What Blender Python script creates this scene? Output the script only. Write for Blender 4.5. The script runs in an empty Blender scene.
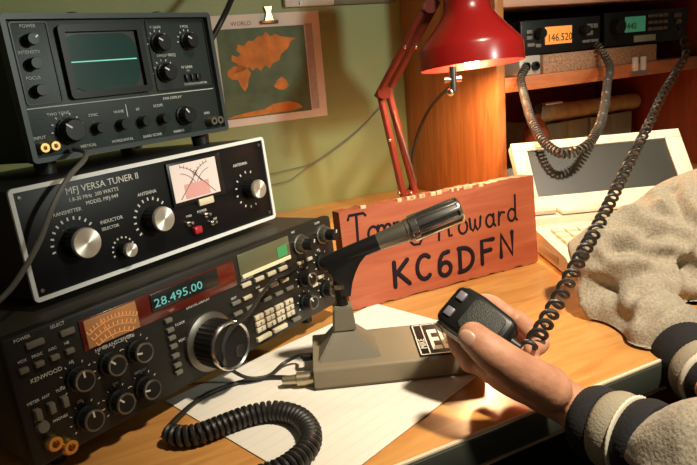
import bpy, bmesh, math, random
from mathutils import Vector, Matrix, Euler, noise
from math import sin, cos, pi, radians as R
random.seed(7)
C = bpy.context.scene.collection
SC = bpy.context.scene

# ------------------------------------------------------------------ camera, world, lights, exposure
PITCH, ROLL, CAMZ, FPX = .2602, .0877, .278, 650.
cam_d = bpy.data.cameras.new('camera')
cam_d.sensor_width = 36.; cam_d.lens = FPX/697*36; cam_d.clip_start = .01
cam = bpy.data.objects.new('camera', cam_d); C.objects.link(cam)
cam.matrix_world = Matrix.Translation((0, 0, CAMZ)) @ Matrix.Rotation(pi/2-PITCH, 4, 'X') @ Matrix.Rotation(-ROLL, 4, 'Z')
SC.camera = cam
SC.view_settings.view_transform = 'Standard'; SC.view_settings.look = 'None'
SC.view_settings.gamma = 1; SC.view_settings.use_curve_mapping = False
SC.view_settings.exposure = 0.0
w = bpy.data.worlds.new('world'); SC.world = w; w.use_nodes = True
w.node_tree.nodes['Background'].inputs[0].default_value = (1, .8, .58, 1)
w.node_tree.nodes['Background'].inputs[1].default_value = .065

def area(name, loc, target, size, power, col):
    d = bpy.data.lights.new(name, 'AREA'); d.shape = 'DISK'; d.size = size; d.energy = power; d.color = col
    o = bpy.data.objects.new(name, d); C.objects.link(o); o.location = loc
    o.rotation_euler = (Vector(target)-Vector(loc)).to_track_quat('-Z', 'Y').to_euler()
    return o
def spot(name, loc, target, size, power, col, ang, blend):
    d = bpy.data.lights.new(name, 'SPOT'); d.shadow_soft_size = size; d.energy = power; d.color = col; d.spot_size = ang; d.spot_blend = blend
    o = bpy.data.objects.new(name, d); C.objects.link(o); o.location = loc
    o.rotation_euler = (Vector(target)-Vector(loc)).to_track_quat('-Z', 'Y').to_euler()
    return o
spot('room_light', (.50, .10, 1.15), (.34, .66, .0), .05, 112., (1, .86, .66), R(62), .85)
spot('cool_side_light', (.95, .02, .56), (-.22, 1.15, .36), .05, 34., (.93, 1, .88), R(56), .5)  # unseen cool side spot, added to light the wall from the right

# ------------------------------------------------------------------ helpers
def W(x, y, Y):
    """the point at world distance Y seen in direction (x, y) of the photograph: used once to survey positions"""
    a, b = x-348.5, y-232.5
    u = cos(ROLL)*a-sin(ROLL)*b; v = sin(ROLL)*a+cos(ROLL)*b
    d = Vector((u/FPX, 1, -v/FPX)); d = Matrix.Rotation(-PITCH, 3, 'X') @ d
    return d*(Y/d.y)+Vector((0, 0, CAMZ))
def WZ(x, y, z=0.):
    p = W(x, y, 1.)-Vector((0, 0, CAMZ)); return p*((z-CAMZ)/p.z)+Vector((0, 0, CAMZ))

MATS = {}
def mat(name, col, rough=.5, metal=0., bump=0., bscale=200., var=0., vscale=30., emit=None, estr=0., coat=0., spec=.5, trans=0.):
    if name in MATS: return MATS[name]
    m = bpy.data.materials.new(name); m.use_nodes = True; MATS[name] = m
    nt = m.node_tree; b = nt.nodes['Principled BSDF']
    b.inputs['Base Color'].default_value = (*col, 1); b.inputs['Roughness'].default_value = rough
    b.inputs['Metallic'].default_value = metal; b.inputs['Specular IOR Level'].default_value = spec
    b.inputs['Coat Weight'].default_value = coat; b.inputs['Transmission Weight'].default_value = trans
    if emit: b.inputs['Emission Color'].default_value = (*emit, 1); b.inputs['Emission Strength'].default_value = estr
    if bump or var:
        tc = nt.nodes.new('ShaderNodeTexCoord')
    if bump:
        n = nt.nodes.new('ShaderNodeTexNoise'); n.inputs['Scale'].default_value = bscale; n.inputs['Detail'].default_value = 3
        nt.links.new(tc.outputs['Object'], n.inputs['Vector'])
        bp = nt.nodes.new('ShaderNodeBump'); bp.inputs['Strength'].default_value = bump; bp.inputs['Distance'].default_value = .002
        nt.links.new(n.outputs['Fac'], bp.inputs['Height']); nt.links.new(bp.outputs['Normal'], b.inputs['Normal'])
    if var:
        n = nt.nodes.new('ShaderNodeTexNoise'); n.inputs['Scale'].default_value = vscale; n.inputs['Detail'].default_value = 4
        nt.links.new(tc.outputs['Object'], n.inputs['Vector'])
        r = nt.nodes.new('ShaderNodeValToRGB'); e = r.color_ramp.elements
        e[0].position = .3; e[1].position = .7
        e[0].color = (*[c*(1-var) for c in col], 1); e[1].color = (*[min(1, c*(1+var)) for c in col], 1)
        nt.links.new(n.outputs['Fac'], r.inputs['Fac']); nt.links.new(r.outputs['Color'], b.inputs['Base Color'])
    return m

def wood(name, c0, c1, scale=(2, 14, 14), rough=.35, coat=.2, rot=0., detail=4, dist=1.2):
    m = bpy.data.materials.new(name); m.use_nodes = True; MATS[name] = m
    nt = m.node_tree; b = nt.nodes['Principled BSDF']
    tc = nt.nodes.new('ShaderNodeTexCoord'); mp = nt.nodes.new('ShaderNodeMapping')
    mp.inputs['Scale'].default_value = scale; mp.inputs['Rotation'].default_value = (0, 0, rot)
    n = nt.nodes.new('ShaderNodeTexNoise'); n.inputs['Scale'].default_value = 3; n.inputs['Detail'].default_value = detail
    n.inputs['Distortion'].default_value = dist
    r = nt.nodes.new('ShaderNodeValToRGB'); e = r.color_ramp.elements
    e[0].position = .3; e[1].position = .72; e[0].color = (*c0, 1); e[1].color = (*c1, 1)
    nt.links.new(tc.outputs['Object'], mp.inputs['Vector']); nt.links.new(mp.outputs['Vector'], n.inputs['Vector'])
    nt.links.new(n.outputs['Fac'], r.inputs['Fac']); nt.links.new(r.outputs['Color'], b.inputs['Base Color'])
    b.inputs['Roughness'].default_value = rough; b.inputs['Coat Weight'].default_value = coat; b.inputs['Coat Roughness'].default_value = .25
    return m

class MB:
    def __init__(s): s.bm = bmesh.new()
    def _add(s, tmp, M):
        bmesh.ops.transform(tmp, matrix=M, verts=tmp.verts)
        me = bpy.data.meshes.new('t'); tmp.to_mesh(me); tmp.free(); s.bm.from_mesh(me); bpy.data.meshes.remove(me)
    def box(s, lo, hi, M=Matrix(), bev=0., seg=2):
        t = bmesh.new(); bmesh.ops.create_cube(t, size=1)
        lo, hi = Vector(lo), Vector(hi); d = hi-lo; c = (lo+hi)/2
        for v in t.verts: v.co = Vector((v.co.x*d.x, v.co.y*d.y, v.co.z*d.z))+c
        if bev: bmesh.ops.bevel(t, geom=t.edges[:], offset=bev, segments=seg, affect='EDGES', profile=.5)
        s._add(t, M); return s
    def lathe(s, prof, M=Matrix(), n=32, flutes=0, fd=.06):
        t = bmesh.new(); rings = []
        for r, h in prof:
            if r < 1e-6: rings.append([t.verts.new((0, 0, h))]); continue
            ring = []
            for i in range(n):
                a = 2*pi*i/n; rr = r*(1-fd*(i % 2)) if flutes else r
                ring.append(t.verts.new((rr*cos(a), rr*sin(a), h)))
            rings.append(ring)
        for A, B in zip(rings, rings[1:]):
            for i in range(n):
                j = (i+1) % n
                try:
                    if len(A) == 1 and len(B) == 1: continue
                    if len(A) == 1: t.faces.new((A[0], B[i], B[j]))
                    elif len(B) == 1: t.faces.new((A[i], B[0], A[j]))
                    else: t.faces.new((A[i], B[i], B[j], A[j]))
                except ValueError: pass
        bmesh.ops.recalc_face_normals(t, faces=t.faces[:])
        s._add(t, M); return s
    def cyl(s, p0, p1, r0, r1=None, n=20):
        p0, p1 = Vector(p0), Vector(p1); r1 = r0 if r1 is None else r1; d = p1-p0; L = d.length
        M = Matrix.Translation(p0) @ d.to_track_quat('Z', 'Y').to_matrix().to_4x4()
        return s.lathe([(0, 0), (r0, 0), (r1, L), (0, L)], M, n)
    def tube(s, pts, rad, n=10, caps=True, flat=None):
        pts = [Vector(p) for p in pts]; m = len(pts)
        rad = rad if isinstance(rad, (list, tuple)) else [rad]*m
        t = bmesh.new(); rings = []; up = None
        for i, p in enumerate(pts):
            d = (pts[min(i+1, m-1)]-pts[max(i-1, 0)]).normalized()
            if up is None: up = d.orthogonal().normalized()
            up = (up-d*up.dot(d)); up = up.normalized() if up.length > 1e-6 else d.orthogonal().normalized()
            q = d.cross(up)
            rings.append([t.verts.new(p+(up*cos(2*pi*k/n)+q*sin(2*pi*k/n))*rad[i]) for k in range(n)])
        for A, B in zip(rings, rings[1:]):
            for k in range(n): t.faces.new((A[k], A[(k+1) % n], B[(k+1) % n], B[k]))
        if caps: t.faces.new(rings[0][::-1]); t.faces.new(rings[-1])
        bmesh.ops.recalc_face_normals(t, faces=t.faces[:])
        s._add(t, Matrix()); return s
    def ball(s, c, r, sc=(1, 1, 1), M=Matrix(), seg=20):
        t = bmesh.new(); bmesh.ops.create_uvsphere(t, u_segments=seg, v_segments=seg*2//3, radius=r)
        for v in t.verts: v.co = Vector((v.co.x*sc[0], v.co.y*sc[1], v.co.z*sc[2]))
        s._add(t, Matrix.Translation(Vector(c)) @ M); return s
    def prism(s, poly, h0, h1, M=Matrix(), bev=0.):
        """polygon in xy, extruded in z from h0 to h1"""
        t = bmesh.new(); A = [t.verts.new((x, y, h0)) for x, y in poly]; B = [t.verts.new((x, y, h1)) for x, y in poly]
        t.faces.new(A[::-1]); t.faces.new(B); n = len(poly)
        for i in range(n): t.faces.new((A[i], A[(i+1) % n], B[(i+1) % n], B[i]))
        bmesh.ops.recalc_face_normals(t, faces=t.faces[:])
        if bev: bmesh.ops.bevel(t, geom=t.edges[:], offset=bev, segments=2, affect='EDGES', profile=.5)
        s._add(t, M); return s
    def text(s, body, size, M, extrude=.0002, bold=0., align='LEFT', xs=1.):
        cu = bpy.data.curves.new('t', 'FONT'); cu.body = body; cu.size = size; cu.extrude = extrude; cu.offset = bold
        cu.resolution_u = 2; cu.align_x = align
        o = bpy.data.objects.new('t', cu); C.objects.link(o)
        dg = bpy.context.evaluated_depsgraph_get(); me = bpy.data.meshes.new_from_object(o.evaluated_get(dg))
        me.transform(M @ Matrix.Diagonal((xs, 1, 1, 1))); s.bm.from_mesh(me)
        bpy.data.meshes.remove(me); bpy.data.objects.remove(o); bpy.data.curves.remove(cu); return s
    def stroke(s, pts, r, M, flat=.35):
        """a brush stroke in the xy plane of M"""
        t = MB(); t.tube([(x, y, 0) for x, y in pts], r, 8)
        for (x, y) in (pts[0], pts[-1]): t.ball((x, y, 0), r, seg=8)
        for v in t.bm.verts: v.co.z *= flat
        s._add(t.bm, M); return s
    def build(s, name, m, parent=None, smooth=35, M=None):
        me = bpy.data.meshes.new(name); s.bm.to_mesh(me); s.bm.free()
        o = bpy.data.objects.new(name, me); C.objects.link(o)
        me.materials.append(m)
        if smooth:
            for p in me.polygons: p.use_smooth = True
            me.set_sharp_from_angle(angle=R(smooth))
        if parent: o.parent = parent
        if M is not None: o.matrix_local = M
        return o

def tag(o, label, cat, group=None, kind=None):
    o['label'] = label; o['category'] = cat
    if group: o['group'] = group
    if kind: o['kind'] = kind
    return o
def thing(name, label, cat, loc=(0, 0, 0), rot=(0, 0, 0), group=None):
    o = bpy.data.objects.new(name, None); C.objects.link(o); o.empty_display_size = .02
    o.location = loc; o.rotation_euler = rot
    return tag(o, label, cat, group)
def structure(o): o['kind'] = 'structure'; return o
def spline(pts, per=8):
    """centripetal Catmull-Rom through the points"""
    P = [Vector(p) for p in pts]; P = [2*P[0]-P[1]]+P+[2*P[-1]-P[-2]]; out = []
    for i in range(1, len(P)-2):
        a, b, c, d = P[i-1:i+3]; t0 = 0.; t1 = t0+max(1e-6, (b-a).length)**.5; t2 = t1+max(1e-6, (c-b).length)**.5; t3 = t2+max(1e-6, (d-c).length)**.5
        for k in range(per):
            t = t1+(t2-t1)*k/per
            A1 = a*((t1-t)/(t1-t0))+b*((t-t0)/(t1-t0)); A2 = b*((t2-t)/(t2-t1))+c*((t-t1)/(t2-t1)); A3 = c*((t3-t)/(t3-t2))+d*((t-t2)/(t3-t2))
            B1 = A1*((t2-t)/(t2-t0))+A2*((t-t0)/(t2-t0)); B2 = A2*((t3-t)/(t3-t1))+A3*((t-t1)/(t3-t1))
            out.append(B1*((t2-t)/(t2-t1))+B2*((t-t1)/(t2-t1)))
    return out+[P[-2]]
def coil(path, turns, r, wire, n=14, sides=7, pitchfn=None):
    """helix around a smooth path -> list of points"""
    P = [Vector(p) for p in path]; L = [0]
    for a, b in zip(P, P[1:]): L.append(L[-1]+(b-a).length)
    tot = L[-1]; out = []; up = None; N = int(turns*n); j = 0; prev = None
    for k in range(N+1):
        f = k/N; f = pitchfn(f) if pitchfn else f; s = f*tot
        while j < len(L)-2 and L[j+1] < s: j += 1
        while j > 0 and L[j] > s: j -= 1
        t = (s-L[j])/max(1e-9, L[j+1]-L[j]); p = P[j].lerp(P[j+1], min(1, max(0, t))); d = (P[j+1]-P[j]).normalized()
        if up is None: up = d.orthogonal().normalized()
        up = (up-d*up.dot(d)).normalized(); q = d.cross(up); a = 2*pi*k/n
        rr = r*min(1, k/n*1.5, (N-k)/n*1.5)
        out.append(p+(up*cos(a)+q*sin(a))*rr)
    return out
FR = Matrix.Rotation(pi/2, 4, 'X')          # xy drawing -> front panel (x right, z up, drawing normal towards -y)
def panel(u, v, d=0.): return Matrix.Translation((u, -d, v)) @ FR

# ------------------------------------------------------------------ materials
blk = mat('black_plastic', (.008, .008, .008), .38, spec=.35)
pnl = mat('black_gloss_panel', (.004, .004, .005), .42, spec=.25)
blk_m = mat('black_paint', (.010, .010, .011), .45, bump=.1, bscale=600)
scope_m = mat('dark_green_grey_paint', (.016, .024, .022), .5, bump=.1, bscale=500)
scope_e = mat('grey_enamel_frame', (.03, .038, .038), .45)
rad_m = mat('charcoal_brown_paint', (.04, .036, .026), .45, bump=.08, bscale=500)
rad_f = mat('charcoal_panel', (.014, .0125, .0095), .45, spec=.35)
chrome = mat('bright_metal', (.75, .73, .7), .22, 1.)
alu = mat('spun_aluminium', (.8, .76, .68), .3, 1.)
steel = mat('grey_metal', (.22, .2, .17), .38, .9)
trim_m = mat('white_trim', (.75, .76, .75), .4)
ink = mat('white_lettering', (.62, .62, .58), .6)
ink_d = mat('grey_lettering', (.60, .62, .58), .6)
btn_m = mat('light_grey_key', (.58, .50, .36), .5)
btn_d = mat('grey_key', (.16, .15, .12), .5)
gold = mat('gold_metal', (.75, .52, .2), .3, 1.)
red_m = mat('red_enamel', (.27, .007, .006), .28, coat=.3)
red_d = mat('red_arm_enamel', (.17, .026, .016), .42, coat=.15)
rubber = mat('rubber', (.014, .013, .012), .45)
rubber_g = mat('grey_rubber', (.11, .1, .085), .45)
cord_g = mat('grey_cord', (.13, .125, .11), .5)
laptop_m = mat('cream_plastic', (.76, .70, .55), .5, bump=.04, bscale=800)
laptop_d = mat('warm_grey_plastic', (.52, .45, .36), .5)
paper_m = mat('white_paper', (.80, .77, .69), .8, var=.03, vscale=60)
taupe = mat('taupe_plastic', (.25, .205, .135), .5, bump=.08, bscale=700)
taupe_d = mat('grey_green_plastic', (.17, .15, .105), .5, bump=.08, bscale=700)
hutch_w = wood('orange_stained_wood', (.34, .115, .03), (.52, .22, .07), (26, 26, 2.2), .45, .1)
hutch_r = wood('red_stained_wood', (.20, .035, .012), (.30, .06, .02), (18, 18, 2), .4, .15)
desk_w = wood('honey_wood_veneer', (.52, .225, .055), (.69, .355, .105), (3, 22, 22), .28, .3, R(-26))
sign_w = wood('red_brown_stained_board', (.33, .070, .028), (.43, .112, .046), (3, 30, 30), .55, .05)
cork_w = mat('particle_board', (.34, .19, .11), .85, bump=.5, bscale=260, var=.45, vscale=240)

# ------------------------------------------------------------------ desk frame of reference
YAW = R(26); DM = Matrix.Rotation(YAW, 4, 'Z')          # a along the front edge, b into the desk
def D(a, b, z): return DM @ Vector((a, b, z))
WALL = 1.18
def wall_mat():
    m = bpy.data.materials.new('olive_green_wall_paint'); m.use_nodes = True; nt = m.node_tree; b = nt.nodes['Principled BSDF']
    tc = nt.nodes.new('ShaderNodeTexCoord'); n = nt.nodes.new('ShaderNodeTexNoise'); n.inputs['Scale'].default_value = 5; n.inputs['Detail'].default_value = 5
    r = nt.nodes.new('ShaderNodeValToRGB'); e = r.color_ramp.elements
    e[0].position = .3; e[1].position = .7; e[0].color = (.235, .295, .115, 1); e[1].color = (.29, .35, .15, 1)
    nt.links.new(tc.outputs['Object'], n.inputs['Vector']); nt.links.new(n.outputs['Fac'], r.inputs['Fac']); nt.links.new(r.outputs['Color'], b.inputs['Base Color'])
    b.inputs['Roughness'].default_value = .55
    return m
structure(MB().box((-2.2, WALL, -.74), (2.2, WALL+.1, 1.7)).build('wall_back', wall_mat(), M=DM, smooth=0))
structure(MB().box((-2.2, -1.2, -.8), (2.2, WALL, -.74)).build('floor', mat('dark_carpet', (.03, .022, .018), .9, bump=.5, bscale=300), M=DM, smooth=0))

# ------------------------------------------------------------------ desk
desk = thing('desk', 'honey wood desk with a white lipped dark front edge', 'desk', (0, 0, -.74), (0, 0, YAW))
EB = .355; DZ = .74
MB().box((-.75, EB-.003, DZ-.03), (1.30, WALL-.002, DZ)).build('desktop', desk_w, desk, 0)
e = MB().box((-.75, EB-.008, DZ-.026), (1.30, EB-.0035, DZ-.0025), bev=.001).build('front_edge', mat('dark_green_edge', (.035, .04, .03), .5), desk)
e['label'] = 'dark green edge band'
e = MB().box((-.75, EB-.0065, DZ-.0022), (1.30, EB-.0033, DZ+.0004), bev=.0006).build('edge_strip', mat('pale_laminate', (.72, .62, .45), .4), desk); e['label'] = 'pale strip along the top edge'
MB().box((-.75, EB+.0, DZ-.036), (1.30, EB+.006, DZ-.0305), bev=.001).build('lower_strip', mat('tan_laminate', (.40, .30, .19), .5), desk)
for a in (-.7, 1.25):
    MB().box((a-.02, EB+.06, .0), (a+.02, WALL-.03, DZ-.03)).build('leg', hutch_r, desk, 0)

# ------------------------------------------------------------------ bookcase hutch on the desk
H0, HB = .733, .885; H1 = 1.29
hutch = thing('hutch', 'orange stained wooden shelf unit standing at the back right of the desk', 'shelf', (0, 0, 0), (0, 0, YAW))
MB().box((H0, HB, 0.0005), (H0+.018, WALL-.004, .62), bev=.001).build('side_panel', hutch_w, hutch)
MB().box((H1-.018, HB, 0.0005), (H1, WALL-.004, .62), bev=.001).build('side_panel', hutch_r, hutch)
MB().box((H0+.0185, HB+.001, .199), (H1-.0185, WALL-.012, .2235), bev=.001).build('shelf_board', wood('shelf_wood', (.42, .12, .035), (.55, .19, .07), (3, 20, 20), .45, .1), hutch)
MB().box((H0+.0185, HB+.001, .338), (H1-.0185, WALL-.012, .362), bev=.001).build('shelf_board', wood('pink_shelf_wood', (.48, .25, .18), (.6, .34, .25), (3, 20, 20), .5, .05), hutch)
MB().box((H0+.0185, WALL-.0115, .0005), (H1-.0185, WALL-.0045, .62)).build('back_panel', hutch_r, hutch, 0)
MB().box((H0+.0185, HB+.001, .598), (H1-.0185, WALL-.012, .62), bev=.001).build('top_board', hutch_w, hutch)

def dthing(name, label, cat, a, b, z, dyaw=0., group=None): return thing(name, label, cat, D(a, b, z), (0, 0, YAW+dyaw), group)

t = dthing('board_strip', 'speckled particle board strip lying on the hutch shelf under both mobile radios', 'board', .84, HB+.004, .2237)
MB().box((0, 0, 0), (.29, .27, .032), bev=.001).build('board', cork_w, t)
t = dthing('connector_plate', 'small pale metal plate with two sockets beside the particle board strip', 'plate', .787, HB+.004, .2237)
MB().box((0, 0, 0), (.047, .25, .033), bev=.002).build('plate', mat('pale_painted_metal', (.55, .5, .42), .4, .3), t)
for u in (.012, .033):
    MB().lathe([(.0045, -.001), (.0075, -.001), (.0075, .006), (.0045, .006), (.0045, .001), (0, .001)], panel(u, .015)).build('socket', blk, t)
# mic clip
t = dthing('mic_clip', 'small silver microphone clip on the front of the particle board strip', 'clip', 1.052, HB-.004, .203)
MB().box((0, 0, 0), (.05, .006, .006), bev=.001).build('bar', chrome, t)
for u in (.006, .028):
    MB().box((u, -.001, .0062), (u+.012, .006, .032), bev=.002).build('prong', mat('white_plastic', (.75, .7, .65), .4), t)

# mobile radios on the strip
def mobile_radio(name, label, a0, a1, z, h, scr, scr_col, scr_str, kn, lefts, rights):
    wd = a1-a0
    t = dthing(name, label, 'radio', a0, HB+.012, z, 0, 'mobile radios on the hutch shelf')
    MB().box((0, .012, .004), (wd, .17, h), bev=.002).build('case', blk_m, t)
    MB().box((-.002, 0, .002), (wd+.002, .0118, h+.001), bev=.002).build('front_panel', blk, t)
    s = MB().box((scr[0], -.0012, scr[1]), (scr[2], .001, scr[3]), bev=.0004).build('display', mat('lit_display_%d' % (a0*1000), scr_col, .3, emit=scr_col, estr=scr_str), t)
    s['label'] = 'lit display'
    m = MB()
    m.text('146.520' if 'orange' in label else '440', (scr[3]-scr[1])*.62, panel(scr[0]+.004, scr[1]+.005, .0014))
    m.build('digits', mat('lcd_ink', (.02, .03, .02), .5), s, 0)
    for u, v, r in kn:
        k = MB().lathe([(0, .016), (r*.85, .016), (r*.95, .013), (r, 0), (0, 0)], panel(u, v), 24, 1, .06).build('knob', blk, t)
    for u, v, du, dv in lefts+rights:
        MB().box((u-du, -.003, v-dv), (u+du, .001, v+dv), bev=.0006).build('button', btn_d, t)
    for u in (.01, wd-.01):
        MB().box((u-.006, .02, 0), (u+.006, .15, .0042)).build('foot', blk, t)
    return t
rz = .2237+.0325
mr1 = mobile_radio('mobile_radio', 'black mobile radio with an orange lit display on the hutch shelf', .80, .985, rz, .058, (.052, .016, .115, .046), (.85, .30, .06), .55,
    [(.035, .036, .009), (.14, .036, .008)], [(.015, .04, .006, .003), (.015, .03, .006, .003), (.018, .018, .008, .003), (.035, .016, .006, .003)],
    [(.158, .042, .007, .004), (.158, .03, .007, .004), (.172, .042, .005, .004), (.15, .016, .009, .0025), (.17, .016, .009, .0025)])
mr2 = mobile_radio('mobile_radio', 'black mobile radio with a green lit display, right on the hutch shelf', 1.0, 1.225, rz, .062, (.05, .025, .105, .053), (.06, .30, .16), .30,
    [(.024, .037, .014)], [],
    [(.118+.014*i, .052, .0055, .003) for i in range(4)]+[(.118+.014*i, .040, .0055, .003) for i in range(4)]+[(.118+.014*i, .028, .0055, .003) for i in range(4)]+[(.195, .05, .010, .004), (.2, .038, .006, .004)])
s = MB().box((.075, -.001, .006), (.135, .001, .018), bev=.0005).build('badge', mat('pale_green_badge', (.4, .45, .36), .5), mr2)

# rolled paper on grey green binders under the shelf
bz = .0005
for i, (a, wd_) in enumerate(((.972, .06), (1.036, .058), (1.098, .062), (1.164, .064))):
    lab = ['grey green binder at the left end of the row under the hutch shelf', 'grey green binder second from the left under the hutch shelf',
           'grey green binder third from the left under the hutch shelf', 'grey green binder at the right end of the row under the hutch shelf'][i]
    t = dthing('binder', lab, 'binder', a, 1.02+.004*(i % 2), bz, 0, 'binders under the hutch shelf')
    h = .112
    gm = mat('grey_green_card', (.26, .31, .25), .6, var=.1, vscale=40)
    MB().box((0, 0, 0), (wd_, .004, h), bev=.001).build('spine', gm, t)
    for u in (0, wd_-.003): MB().box((u, .0042, 0), (u+.003, .13, h)).build('cover', gm, t, 0)
    MB().box((.0035, .0045, .003), (wd_-.0035, .125, h-.004)).build('pages', paper_m, t, 0)
t = dthing('rolled_chart', 'yellowed rolled chart lying across the binders under the hutch shelf', 'roll', .965, 1.045, .1132)
m = MB()
m.lathe([(.0145, 0), (.0175, 0), (.0178, .01), (.0178, .29), (.0172, .295), (.0145, .295)], Matrix.Translation((0, 0, .018)) @ Matrix.Rotation(pi/2, 4, 'Y'), 32)
m.build('paper', mat('yellowed_paper', (.46, .38, .2), .6, var=.25, vscale=50), t)
for u in (.08, .21): MB().lathe([(.0181, 0), (.0183, .001), (.0183, .003), (.0181, .004)], Matrix.Translation((u, 0, .018)) @ Matrix.Rotation(pi/2, 4, 'Y'), 32).build('rubber_band', mat('tan_band', (.5, .36, .2), .6), t)
t = dthing('note_pad', 'torn white slip of paper lying on the rolled chart', 'paper', .985, 1.035, .1499)
MB().prism([(0, 0), (.05, .003), (.056, .02), (.045, .024), (.03, .021), (.018, .025), (.002, .02)], 0, .003).build('slip', paper_m, t)
t = dthing('bottle', 'small rounded brown bottle between the wood panel and the binders', 'bottle', .925, 1.0, .0005)
MB().lathe([(0, 0), (.022, 0), (.025, .006), (.026, .06), (.026, .10), (.018, .122), (.010, .13), (.010, .145)], n=32).build('body', mat('brown_glass', (.22, .055, .018), .15, coat=.5), t)
MB().lathe([(0, .16), (.0115, .16), (.012, .146), (.0102, .14)], n=24).build('cap', blk, t)
def rag():
    m = MB(); m.ball((0, 0, .028), .04, (1, .7, .68)); o = m.bm
    bmesh.ops.subdivide_edges(o, edges=o.edges[:], cuts=1, use_grid_fill=True)
    for v in o.verts:
        n = noise.noise(v.co*38)*.011+noise.noise(v.co*80)*.004; v.co += v.co.normalized()*n; v.co.z = max(v.co.z, .0005)
    return m
t = rag().build('cloth', mat('grey_cloth', (.24, .23, .2), .9, bump=.4, bscale=400)); t.location = D(.80, .93, 0); t.rotation_euler[2] = YAW
tag(t, 'crumpled grey cloth beside the left wood panel behind the wooden sign', 'cloth')

# ------------------------------------------------------------------ things on the wall
def land(pts): return pts
mapw, maph = .21, .197
mp = thing('world_map', 'paper map of orange continents on a green sea hanging on the wall', 'map', D(.342, WALL-.0004, .174), (0, 0, YAW))
MB().box((0, -.0008, 0), (mapw, 0, maph)).build('sheet', mat('map_paper', (.72, .66, .58), .7, var=.06, vscale=30), mp, 0)
MB().box((.006, -.0012, .014), (mapw-.033, -.0009, maph-.024)).build('sea', mat('green_sea_print', (.10, .145, .075), .7, var=.25, vscale=25), mp, 0)
lm = mat('orange_land_print', (.62, .2, .03), .7, var=.25, vscale=40)
asia = [(.030, .095), (.046, .098), (.060, .105), (.066, .098), (.074, .103), (.082, .096), (.090, .106), (.100, .10), (.108, .109), (.120, .112), (.126, .124), (.140, .133), (.148, .146), (.160, .150), (.146, .152), (.128, .155), (.118, .160), (.108, .156), (.100, .165), (.094, .158), (.084, .158), (.074, .150), (.064, .151), (.054, .142), (.044, .146), (.040, .136), (.047, .128), (.040, .124), (.030, .128), (.028, .118), (.040, .112)]
afr = [(.018, .100), (.030, .108), (.046, .108), (.056, .104), (.062, .094), (.056, .082), (.053, .070), (.046, .062), (.040, .072), (.036, .084), (.024, .086), (.017, .092)]
aus = [(.104, .066), (.114, .078), (.122, .082), (.130, .076), (.134, .064), (.124, .058), (.112, .060)]
ant = [(.008, .016), (.06, .016), (.14, .018), (.158, .022), (.15, .030), (.13, .036), (.10, .034), (.08, .026), (.05, .024), (.02, .02)]
for nm, poly in (('continent', asia), ('continent', afr), ('continent', aus), ('continent', ant)):
    MB().prism(poly, 0, .0003, panel(0, 0, .0013)).build(nm, lm, mp, 0)
MB().text('WORLD', .0105, panel(.035, maph-.019, .0009)).build('lettering', mat('map_ink', (.12, .12, .12), .7), mp, 0)
MB().box((mapw-.031, -.0012, .016), (mapw-.016, -.0009, maph-.022)).build('legend_column', mat('map_legend', (.46, .40, .40), .7, var=.15, vscale=120), mp, 0)
t = thing('wall_clip', 'brown metal clip holding the top edge of the map', 'clip', D(.45, WALL-.002, .352), (0, 0, YAW))
MB().box((-.017, -.006, 0), (.017, 0, .006), bev=.001).build('jaw', mat('bronze_metal', (.22, .09, .04), .35, .7), t)
MB().prism([(-.008, .006), (.008, .006), (.004, .02), (.007, .03), (-.007, .03), (-.004, .02)], 0, .004, panel(0, 0, .001)).build('lever', gold, t)
t = thing('wall_rail', 'white and grey metal rail fixed to the wall above the map', 'rail', D(.482, WALL-.0005, .379), (0, 0, YAW))
MB().box((0, -.012, 0), (.10, 0, .05), bev=.001).build('cover', mat('pale_grey_paint', (.6, .6, .55), .5), t)
MB().box((.101, -.010, 0), (.24, 0, .05), bev=.001).build('rail', mat('dull_olive_paint', (.14, .13, .085), .5), t)
for u in (.03, .215): MB().cyl((u, -.015, .006), (u, -.0085, .006), .003, n=12).build('screw', steel, t)
pts = [WZ(0, 0, 0)]
def onwall(x, y, b=WALL-.006):
    d = W(x, y, 1)-Vector((0, 0, CAMZ)); n = DM.to_3x3() @ Vector((0, 1, 0)); s = (b-0)/(d.dot(n)); return d*s+Vector((0, 0, CAMZ))
for lab, P in (('upper of two thin grey wires sagging across the wall left of the lamp', [(180, 197), (215, 189), (245, 180), (275, 173), (292, 169), (310, 164), (335, 148), (360, 128), (380, 108), (392, 95)]),
               ('lower of two thin grey wires sagging across the wall left of the lamp', [(180, 203), (215, 197), (245, 190), (275, 184), (290, 180), (308, 167), (333, 151), (358, 131), (381, 106)])):
    o = MB().tube(spline([onwall(*p) for p in P]), .0009, 8).build('wire', cord_g); tag(o, lab, 'wire', 'wires on the wall')
o = MB().tube(spline([D(.46, WALL-.006, 1.1), D(.455, WALL-.006, .75), D(.44, WALL-.02, .55), W(243, -30, 1.08), W(232, -2, 1.02), W(222, 20, .985), W(211, 40, .975), W(196, 66, .95), Vector((-.30, .93, .16)), Vector((-.31, .93, .05)), Vector((-.33, .95, .0048)), Vector((-.42, 1.0, .0046))]), .0042, 12).build('black_cable', rubber)
tag(o, 'thick black cable slanting down the wall behind the right end of the oscilloscope', 'cable')

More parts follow.
